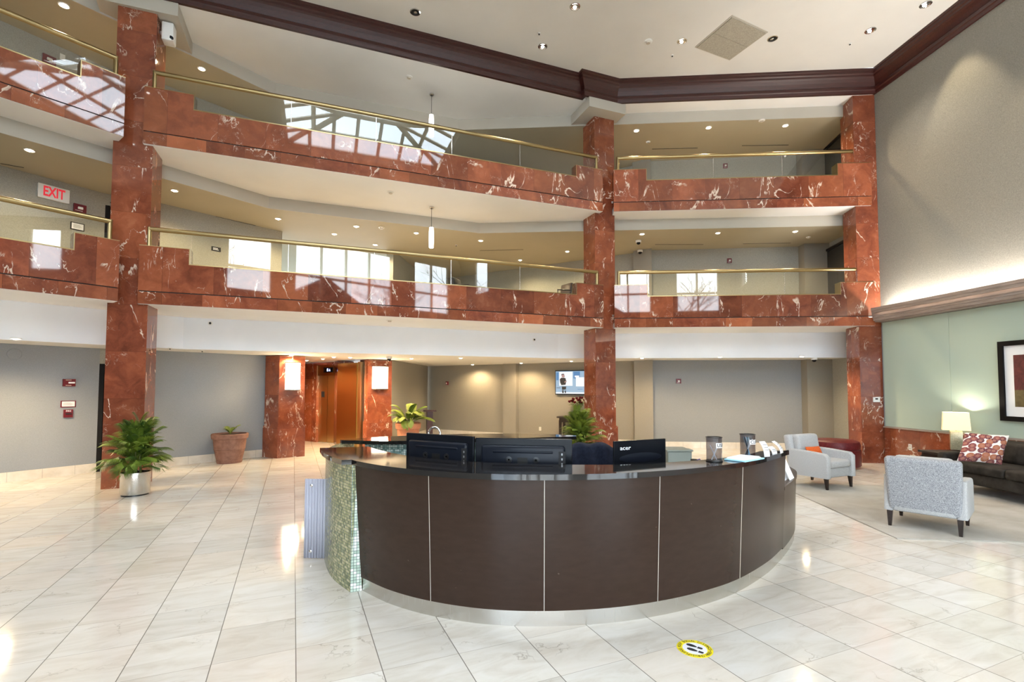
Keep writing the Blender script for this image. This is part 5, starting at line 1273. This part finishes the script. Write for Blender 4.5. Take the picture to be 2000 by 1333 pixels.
def wrap_text(body, size, rad, th0, z, mi=0):
    m = text_mb(body, size, mi, 0.0006, 'LEFT', 0.02); out = []
    for x, y, d in m.v:
        a = th0 + x / rad; out.append(((rad + d + .0008) * math.cos(a), (rad + d + .0008) * math.sin(a), z + y))
    m.v = out; return m
def arc_patch(rad, a0, a1, z0, z1, n=14):
    m = MB(); vs = []
    for z in (z0, z1):
        for i in range(n + 1):
            a = a0 + (a1 - a0) * i / n; vs.append((rad * math.cos(a), rad * math.sin(a), z))
    return m.add(vs, [(i, i + 1, n + 2 + i, n + 1 + i) for i in range(n)])
ZT = 1.1175
def pencup(label, x, y, word, pens, r=0.064, h=0.205):
    t = thing('pen_cup', label, 'pen cup', (x, y, ZT))
    MB().lathe([(r, 0.004), (r, h)], n=36).build('mesh_wall', M['mesh_black'], t, smooth=60)
    for z, nm in ((h, 'rim'), (0.006, 'base_ring')):
        MB().tube([((r + .001) * math.cos(2 * PI * i / 32), (r + .001) * math.sin(2 * PI * i / 32), z) for i in range(33)], .004, 6, False).build(nm, M['black'], t, smooth=60)
    MB().lathe([(0.001, 0.001), (r, 0.001), (r, 0.01), (0.001, 0.01)], n=32).build('bottom', M['black'], t)
    base = math.atan2(-y, -x)              # direction of the camera from the cup
    arc_patch(r + .0012, base + .25, base + 1.5, h * .58, h * .78).build('label_paper', M['paper'], t, smooth=60)
    wrap_text(word, 0.04, r + .0016, base + .36, h * .68).build('lettering', M['ink'], t)
    for k, (a, rr, tilt, col, L_) in enumerate(pens):
        p0 = Vector((-.6 * rr * math.cos(a), -.6 * rr * math.sin(a), .014)); p1 = Vector((rr * math.cos(a), rr * math.sin(a), .014)) + Vector((0, 0, L_))
        MB().tube([p0, p0.lerp(p1, .93), p1], [.0045, .0045, .003], 7).build('pen', M[col], t, smooth=60)
pencup('smoked mesh pen cup labelled USED holding two pens', 1.735, 4.33, 'USED', [(0.3, .045, 0, 'paper', .125), (2.2, .04, 0, 'paper', .12)])
pencup('smoked mesh pen cup labelled CLEAN packed with pens', 2.15, 4.60, 'CLEAN', [(k * 1.1, .02 + .03 * ((k * 3) % 4) / 4, 0, ('paper', 'navy', 'bluepaper', 'paper', 'ink')[k % 5], .15 + .006 * (k % 5)) for k in range(13)])
fo = thing('paper_stack', 'pale blue folder with white papers on the counter between the pen cups', 'papers', (2.04, 4.43, ZT), R(38))
rbox((0, 0, 0.006), (0.34, 0.19, 0.010), 0.002, 1).build('folder', M['bluepaper'], fo)
for k in range(3): MB().box((0.01 * k - .01, 0.006 * k, 0.0135 + .004 * k), (0.28, 0.165, 0.003), 0.06 * k - .05).build('sheet', M['paper'], fo)
def bentcard(name, label, x, y, z, rz, w_, h_, lean, txt=3):
    t = thing(name, label, 'card', (x, y, z), rz)
    m = MB(); n = 6; vs = []
    for i in range(n + 1):
        u = i / n; vs += [(-w_ / 2, lean * u * u, h_ * (u ** .8)), (w_ / 2, lean * u * u + .01, h_ * (u ** .8))]
    m.add(vs, [(2 * i, 2 * i + 1, 2 * i + 3, 2 * i + 2) for i in range(n)])
    o = m.build('card', M['paper'], t, smooth=180); s_ = o.modifiers.new('thickness', 'SOLIDIFY'); s_.thickness = 0.0015
    ln = MB()
    for i in range(txt):
        u = .35 + .18 * i; yy = lean * u * u - .0025; zz = h_ * u ** .8
        ln.add([(-w_ * .32, yy, zz), (w_ * .25, yy, zz), (w_ * .25, yy + .001, zz + .006), (-w_ * .32, yy + .001, zz + .006)], [(0, 1, 2, 3)])
    ln.build('printed_lines', M['grey'], t)
bentcard('curled_card', 'tall curled white card standing at the right end of the counter', 2.33, 4.60, ZT, .3, .075, .135, .06)
bentcard('curled_card', 'short folded white card in the middle of three on the counter end', 2.49, 4.77, ZT, .5, .09, .07, .05, 2)
bentcard('curled_card', 'leaning white card nearest the armchair on the counter end', 2.60, 4.85, ZT, .7, .09, .11, .08)
t = thing('loose_papers', 'white papers propped on the low return at the right end of the desk', 'papers', (3.08, 5.60, 0.737), R(50))
for k, (dx, h_) in enumerate(((0, .30), (.06, .2), (-.05, .12))):
    m = MB(); m.add([(dx - .11, 0.02 * k - .02, 0.001), (dx + .11, 0.02 * k - .02, 0.001), (dx + .1, 0.02 * k + .10, h_), (dx - .1, 0.02 * k + .10, h_)], [(0, 1, 2, 3)])
    o = m.build('sheet', M['paper'], t); s_ = o.modifiers.new('thickness', 'SOLIDIFY'); s_.thickness = 0.002
t = thing('water_bottle', 'violet water bottle with a black cap on the worktop behind the counter', 'bottle', (1.80, 5.0, 0.74))
MB().lathe([(0.001, 0), (0.055, 0), (0.058, .02), (.058, .2), (.045, .235), (.026, .25), (.026, .262)], n=28).build('body', M['purple'], t, smooth=40)
MB().lathe([(.03, .255), (.03, .30), (.001, .303)], n=24).build('cap', M['ink'], t, smooth=40)
MB().tube([(.03, 0, .29), (.06, 0, .30), (.075, 0, .27), (.06, 0, .235)], .006, 7).build('loop', M['purple'], t, smooth=60)
t = thing('chrome_hoop', 'small chrome hoop standing on the rear counter', 'ornament', (-1.0, 6.50, ZT), -.15)
MB().tube([(.078 * math.cos(PI * i / 16), 0, .03 + .085 * math.sin(PI * i / 16)) for i in range(17)], .013, 10).build('hoop', M['chrome'], t, smooth=60)
for s in (-1, 1): MB().lathe([(.001, 0), (.022, 0), (.018, .012), (.013, .03)], (.078 * s, 0, 0), 16).build('foot', M['chrome'], t, smooth=50)
t = thing('metal_box', 'low grey-green metal box on the floor beyond the desk', 'box', (3.10, 9.6, 0), .05)
rbox((0, 0, .30), (.46, .5, .52), .015, 2).build('body', M['celadon'], t); rbox((0, 0, .575), (.50, .54, .03), .008, 2).build('lid', M['celadon'], t)
for x in (-.18, .18):
    for y in (-.2, .2): MB().box((x, y, .02), (.04, .04, .04)).build('foot', M['black'], t)
# lilac ribbed sheet leaning on the mosaic wall
t = thing('ribbed_plastic_sheet', 'lilac ribbed plastic sheet standing on the floor beside the mosaic wall', 'plastic sheet', (-2.0, 5.20, 0), R(-3))
m = MB(); vs = []; n = 40; wd = 0.27
for z in (0.004, 0.805):
    for i in range(n + 1):
        x = -0.125 + wd * i / n; vs.append((x, -0.006 * math.cos(i / n * 2 * PI * 9), z))
m.add(vs, [(i, i + 1, n + 2 + i, n + 1 + i) for i in range(n)])
o = m.build('sheet', M['ribbed'], t, smooth=60); s_ = o.modifiers.new('thickness', 'SOLIDIFY'); s_.thickness = 0.012; s_.offset = 1
for z in (0.075, 0.74): xform(MB().lathe([(.001, .004), (.013, .003), (.016, 0)], n=14), Matrix.Translation((-.05, -.02, z)) @ Matrix.Rotation(R(90), 4, 'X')).build('grommet', M['chrome'], t, smooth=50)

# floor sticker
sc_ = on_z(1357, 1268, 0); t = thing('floor_sticker', 'round yellow social distance sticker with shoe prints on the floor', 'sticker', (sc_.x, sc_.y, 0.0006))
ax = math.atan2(0.36, 0.93) * 0 ; rS = 0.116
MB().lathe([(0.001, .001), (rS, .001), (rS, 0.0)], n=48).build('yellow_disc', M['yellow'], t)
MB().lathe([(0.001, .0014), (rS * .68, .0014)], n=48).build('white_disc', M['vinylwhite'], t)
def ring_text(body, size, rad, a_mid, step, flip):
    out = MB(); n = len(body)
    for i, ch in enumerate(body):
        if ch == ' ': continue
        k = i - (n - 1) / 2
        a = a_mid + (k * step if flip else -k * step)
        m = text_mb(ch, size, 0, 0.0004); rot = a + (PI / 2 if flip else -PI / 2)
        out = merge(out, xform(m, Matrix.Translation((rad * math.cos(a), rad * math.sin(a), .0018)) @ Matrix.Rotation(rot, 4, 'Z')))
    return out
tl = R(-19)
merge(ring_text('PLEASE KEEP SOCIAL DISTANCE', 0.030, rS * .84, PI / 2 + R(38) + tl, R(9.2), False), ring_text('STAND HERE', 0.030, rS * .84, -PI / 2 + R(36) + tl, R(9.2), True)).build('lettering', M['ink'], t)
dt = MB()
for a in (R(-2) + tl, R(-104) + tl): dt.lathe([(.001, .0018), (.005, .0018)], (rS * .84 * math.cos(a), rS * .84 * math.sin(a), 0), 10)
dt.build('dots', M['ink'], t)
for s, oy in ((-1, -.01), (1, .012)):
    m = MB(); pts = [(s * .026 + .017 * math.sin(q) * (1 + .25 * math.cos(q)), oy + .018 + .036 * math.cos(q)) for q in [i * 2 * PI / 20 for i in range(20)]]
    m.add([(x, y, .0017) for x, y in pts], [tuple(range(20))][::1]); 
    hp = [(s * .025 + x, oy + y) for x, y in ((-.013, -.022), (.013, -.022), (.012, -.05), (.004, -.056), (-.004, -.056), (-.012, -.05))]
    m.add([(x, y, .0017) for x, y in hp], [(5, 4, 3, 2, 1, 0)])
    m.f[0] = m.f[0][::-1]
    xform(m, Matrix.Rotation(R(52), 4, 'Z')).build('shoe_print', M['ink'], t)

# ------------------------------------------------------------------ lounge
rg = V2((4.45, 5.87)); u_ = Vector((0.9957, -0.0925)); v_ = Vector((0.0925, 0.9957))
o = MB().prism([rg, rg + u_ * 4.12, rg + u_ * 4.10 + v_ * 3.35, rg + v_ * 3.35], 0.0, 0.014).build('area_rug', M['rug'])
tag(o, 'large beige grey area rug under the armchairs and sofa', 'rug')
def armchair(label, x, y, rz, back):
    t = thing('armchair', label, 'armchair', (x, y, 0.014), rz)
    rbox((0, 0.02, 0.275), (0.60, 0.70, 0.17), 0.02, 2).build('seat_base', M['greyfab'], t, smooth=50)
    rbox((0, -0.07, 0.415), (0.575, 0.60, 0.13), 0.04, 3).build('seat_cushion', M['greyfab'], t, smooth=50)
    for s in (-1, 1):   # arms with a softly curved top
        m = MB(); prof = []
        for k in range(13):
            q = k / 12; yy = -0.385 + q * 0.70; zz = 0.60 + 0.035 * math.sin(q * PI * .55) if q > .08 else 0.55 + .05 * (q / .08)
            prof.append((yy, zz))
        prof = [(-0.385, 0.19)] + prof + [(0.36, 0.19)]
        x0, x1 = s * 0.295, s * 0.40
        k = len(prof); vs = [(x0, y_, z_) for y_, z_ in prof] + [(x1, y_, z_) for y_, z_ in prof]
        bm = bmesh.new(); bv = [bm.verts.new(v) for v in vs]
        bm.faces.new(bv[:k]); bm.faces.new(bv[k:][::-1])
        for i in range(k): bm.faces.new((bv[i], bv[(i + 1) % k], bv[k + (i + 1) % k], bv[k + i]))
        bmesh.ops.recalc_face_normals(bm, faces=bm.faces)
        bmesh.ops.bevel(bm, geom=[e for e in bm.edges if abs(e.verts[0].co.x - e.verts[1].co.x) < 1e-6 and max(e.verts[0].co.z, e.verts[1].co.z) > .3], offset=0.028, segments=3, profile=.5, affect='EDGES')
        from_bm(bm).build('arm', M['greyfab'], t, smooth=50)
    bk = rbox((0, 0, 0), (0.725, 0.14, 0.68), 0.045, 4, Matrix.Rotation(R(-7), 4, 'X'))
    bk.v = [(vx * (1 + .03 * (vz / .34)), vy + 0.335 + (0.0 if vz < .15 else .35 * (vz - .15) ** 2), vz + 0.535) for vx, vy, vz in bk.v]
    bk.build('backrest', M[back], t, smooth=60)
    rbox((0, 0.245, 0.655), (0.585, 0.15, 0.46), 0.055, 3, Matrix.Rotation(R(-9), 4, 'X')).build('back_cushion', M['greyfab'], t, smooth=50)
    for sx_ in (-1, 1):
        for sy_ in (-1, 1):
            m = MB(); b_, tp_ = 0.016, 0.028; cx, cy = sx_ * .335, sy_ * .335 + .02
            m.add([(cx + i * b_ + sx_ * 0.0, cy + j * b_ + sy_ * .015, 0.0) for i, j in ((-1, -1), (1, -1), (1, 1), (-1, 1))] + [(cx + i * tp_, cy + j * tp_, 0.19) for i, j in ((-1, -1), (1, -1), (1, 1), (-1, 1))], [(3, 2, 1, 0), (4, 5, 6, 7), (0, 1, 5, 4), (1, 2, 6, 5), (2, 3, 7, 6), (3, 0, 4, 7)])
            m.build('leg', M['espresso'], t)
    return t
armchair('grey upholstered armchair with an orange pillow beside the reception desk', 5.50, 9.02, R(26), 'greyfab')
armchair('grey tweed armchair with its back turned, on the corner of the rug', 5.276, 6.42, R(133), 'tweed')
t = thing('lumbar_pillow', 'small orange pillow on the armchair beside the desk', 'pillow', (5.43, 9.06, 0.49), R(26 - 4))
cushion((0, 0, 0.10), (0.36, 0.21, 0.11), rot=Matrix.Rotation(R(68), 4, 'X')).build('cover', M['orange'], t, smooth=70)
# sofa
t = thing('sofa', 'long charcoal brown velvet sofa against the right wall', 'sofa', (7.95, 7.66, 0.014), R(-89))
LS = 2.36
rbox((0, 0.03, 0.26), (LS - .1, 0.98, 0.2), 0.03, 2).build('seat_base', M['velvet'], t, smooth=50)
for k in range(2): rbox(((k - .5) * (LS - .34) / 2, -0.10, 0.425), ((LS - .34) / 2 - .008, 0.84, 0.15), 0.045, 3).build('seat_cushion', M['velvet'], t, smooth=50)
rbox((0, 0.43, 0.52), (LS - .1, 0.2, 0.66), 0.06, 3, Matrix.Rotation(R(-6), 4, 'X')).build('backrest', M['velvet'], t, smooth=50)
for k in range(2): rbox(((k - .5) * (LS - .34) / 2, 0.28, 0.65), ((LS - .34) / 2 - .01, 0.2, 0.36), 0.07, 3, Matrix.Rotation(R(-10), 4, 'X')).build('back_cushion', M['velvet'], t, smooth=50)
for s in (-1, 1):
    m = rbox((0, 0, 0), (0.17, 1.02, 0.44), 0.05, 3); m.v = [(x + s * (LS / 2 - .085), y, z + .40 + (.05 * max(0, (y + .1)) ** 1.2 / .6 if z > 0 else 0)) for x, y, z in m.v]
    m.build('arm', M['velvet'], t, smooth=50)
    for y in (-.42, .42):
        mm = MB(); mm.tube([(s * (LS / 2 - .1), y, 0.0), (s * (LS / 2 - .1), y, .17)], [.02, .03], 8); mm.build('leg', M['espresso'], t)
# patterned pillow
t = thing('throw_pillow', 'square white pillow printed with dark red mushrooms on the sofa', 'pillow', (7.73, 8.28, 0.514), 0)
Rm = Matrix.Rotation(R(-24), 4, 'Z') @ Matrix.Rotation(R(68), 4, 'X') @ Matrix.Rotation(R(-3), 4, 'Z') @ Matrix(((1, .30, 0, 0), (0, 1, 0, 0), (0, 0, 1, 0), (0, 0, 0, 1)))
cushion((0, 0, 0.245), (0.56, 0.50, 0.17), rot=Rm, n=14).build('cover', M['pillow'], t, smooth=70)
# side table, lamp
t = thing('side_table', 'dark wood side table between the right pillar and the sofa', 'side table', (8.24, 9.42, 0), R(-3))
rbox((0, 0, .535), (.84, .62, .04), .008, 2).build('top', M['espresso'], t)
rbox((0, 0, .47), (.76, .54, .09), .006, 1).build('apron', M['espresso'], t)
for x in (-.36, .36):
    for y in (-.25, .25): MB().box((x, y, .23), (.055, .055, .46)).build('leg', M['espresso'], t)
rbox((0, 0, .14), (.74, .52, .025), .005, 1).build('shelf', M['espresso'], t)
t = thing('table_lamp', 'lit table lamp with cream shade and hammered gold base by the sofa', 'table lamp', (8.48, 9.62, .556), R(-36))
rbox((0, 0, .19), (.185, .12, .36), .012, 2).build('base', M['lampbase'], t, smooth=40)
MB().tube([(0, 0, .36), (0, 0, .52)], .012, 8).build('neck', M['brass'], t)
m = MB(); a0, b0, a1, b1, z0, z1 = .205, .12, .185, .11, .385, .725
lo_ = [(x * a0, y * b0, z0) for x, y in ((-1, -1), (1, -1), (1, 1), (-1, 1))]; hi_ = [(x * a1, y * b1, z1) for x, y in ((-1, -1), (1, -1), (1, 1), (-1, 1))]
m.add(lo_ + hi_, [(0, 1, 5, 4), (1, 2, 6, 5), (2, 3, 7, 6), (3, 0, 4, 7)]); o = m.build('shade', M['shade'], t); s_ = o.modifiers.new('thickness', 'SOLIDIFY'); s_.thickness = .004
MB().lathe([(.001, .50), (.028, .52), (.034, .56), (.02, .6), (.001, .61)], n=14).build('bulb', M['spot_on'], t, smooth=60)
lamp('POINT', 'bulb_light', (0, 0, .66), 19, (1.0, .92, .76), t, shadow_soft_size=.03)
# red ottoman
t = thing('ottoman', 'round dark red leather ottoman at the foot of the right pillar', 'ottoman', (7.13, 11.15, 0))
MB().lathe([(0.001, .05), (.47, .05), (.48, .07), (.48, .40), (.465, .415), (.48, .43), (.485, .50), (.46, .57), (.36, .605), (.001, .615)], n=44).build('body', M['leather'], t, smooth=35)
m = MB()
for k in range(8):
    q = k * PI / 4 + .2; m.tube([(.482 * math.cos(q), .482 * math.sin(q), .06), (.482 * math.cos(q), .482 * math.sin(q), .41)], .006, 5)
m.build('seams', M['leather'], t)
for k in range(4):
    q = k * PI / 2 + .5; MB().tube([(.36 * math.cos(q), .36 * math.sin(q), 0), (.36 * math.cos(q), .36 * math.sin(q), .06)], .025, 8).build('foot', M['espresso'], t)
# framed art on the right wall
pa, pb = on_wall(1955, 668, rw(.04, 0), rw(.04, 9)), on_wall(1958, 822, rw(.04, 0), rw(.04, 9))
za, zb_ = pa.z, pb.z; wA, hA = 1.12, za - zb_
s0 = (V2(pb) - V2(RW[0])).dot(dR); c = rw(.035, s0 + wA / 2)
t = thing('framed_artwork', 'large black framed abstract print in dark red and olive on the right wall', 'artwork', (c.x, c.y, (za + zb_) / 2))
f = frame((0, 0, 0), dR, nR)
fr_ = MB(); fw_ = 0.085
for x, y, w_, h_ in ((-wA / 2 + fw_ / 2, 0, fw_, hA), (wA / 2 - fw_ / 2, 0, fw_, hA), (0, hA / 2 - fw_ / 2, wA - 2 * fw_, fw_), (0, -hA / 2 + fw_ / 2, wA - 2 * fw_, fw_)): fr_.box((x, y, .028), (w_, h_, .05))
xform(fr_, f).build('frame', M['doorblack'], t)
xform(MB().box((0, 0, .012), (wA - 2 * fw_, hA - 2 * fw_, .016)), f).build('mat_board', M['paper'], t)
def art():
    tt = NT('abstract_print'); uv = tt.uv(); sep = tt.node('ShaderNodeSeparateXYZ', {0: uv}); v = sep.outputs[1]
    n1 = tt.noise(uv, 4, 6, .7, .6)
    redc = tt.ramp(n1, [(.3, (.045, .012, .014)), (.5, (.12, .03, .03)), (.7, (.20, .06, .045))]); olv = tt.ramp(n1, [(.3, (.07, .05, .02)), (.6, (.17, .13, .055)), (.75, (.2, .08, .04))])
    tt.set(color=tt.mix(tt.math('GREATER_THAN', tt.math('ADD', v, tt.math('MULTIPLY', n1, .03)), .34), olv, redc), rough=.35)
    return tt.m
M['art'] = art()
q = MB(); iw, ih = wA - 2 * fw_ - .30, hA - 2 * fw_ - .34; q.add([(-iw / 2, -ih / 2, .0215), (iw / 2, -ih / 2, .0215), (iw / 2, ih / 2, .0215), (-iw / 2, ih / 2, .0215)], [(0, 1, 2, 3)], [[(0, 0), (1, 0), (1, 1), (0, 1)]])
xform(q, f).build('print', M['art'], t)

# ------------------------------------------------------------------ chairs on the second floor gallery behind the glass
def side_chair(label, x, y, rz, mat):
    t = thing('side_chair', label, 'chair', (x, y, 3.55), rz)
    rbox((0, 0, .45), (.46, .46, .06), .02, 2).build('seat', M[mat], t, smooth=50)
    rbox((0, .21, .68), (.44, .04, .38), .018, 2, Matrix.Rotation(R(-10), 4, 'X')).build('backrest', M[mat], t, smooth=50)
    for sx_ in (-1, 1):
        MB().tube([(sx_ * .2, -.2, 0), (sx_ * .2, -.2, .43)], .02, 8).build('leg', M['espresso'], t)
        MB().tube([(sx_ * .2, .2, 0), (sx_ * .2, .2, .45), (sx_ * .2, .27, .86)], .02, 8).build('leg', M['espresso'], t)
        MB().tube([(sx_ * .23, -.2, .45), (sx_ * .23, -.2, .64), (sx_ * .23, .22, .66)], .018, 8).build('arm', M['espresso'], t)
side_chair('black chair behind the second floor glass left of the middle pillar', -1.15, 12.15, R(70), 'ink')
side_chair('brown wooden chair behind the second floor glass beside the middle pillar', 1.20, 12.75, R(-60), 'mahogany')

# ------------------------------------------------------------------ daylight and exposure
w = bpy.data.worlds.new('sky'); S.world = w; w.use_nodes = True
nt = w.node_tree; bg = nt.nodes['Background']
tc = nt.nodes.new('ShaderNodeTexCoord'); nz = nt.nodes.new('ShaderNodeTexNoise'); nz.inputs['Scale'].default_value = 2.5; nz.inputs['Detail'].default_value = 5
rp = nt.nodes.new('ShaderNodeValToRGB'); rp.color_ramp.elements[0].position = 0.35; rp.color_ramp.elements[0].color = (0.66, 0.82, 1.0, 1); rp.color_ramp.elements[1].position = 0.6; rp.color_ramp.elements[1].color = (0.90, 0.96, 1.0, 1)
nt.links.new(tc.outputs['Generated'], nz.inputs['Vector']); nt.links.new(nz.outputs[0], rp.inputs[0]); nt.links.new(rp.outputs[0], bg.inputs[0])
bg.inputs[1].default_value = 14.0
S.view_settings.view_transform = 'Standard'; S.view_settings.look = 'None'; S.view_settings.gamma = 1.0; S.view_settings.use_curve_mapping = False
S.view_settings.exposure = 0.05
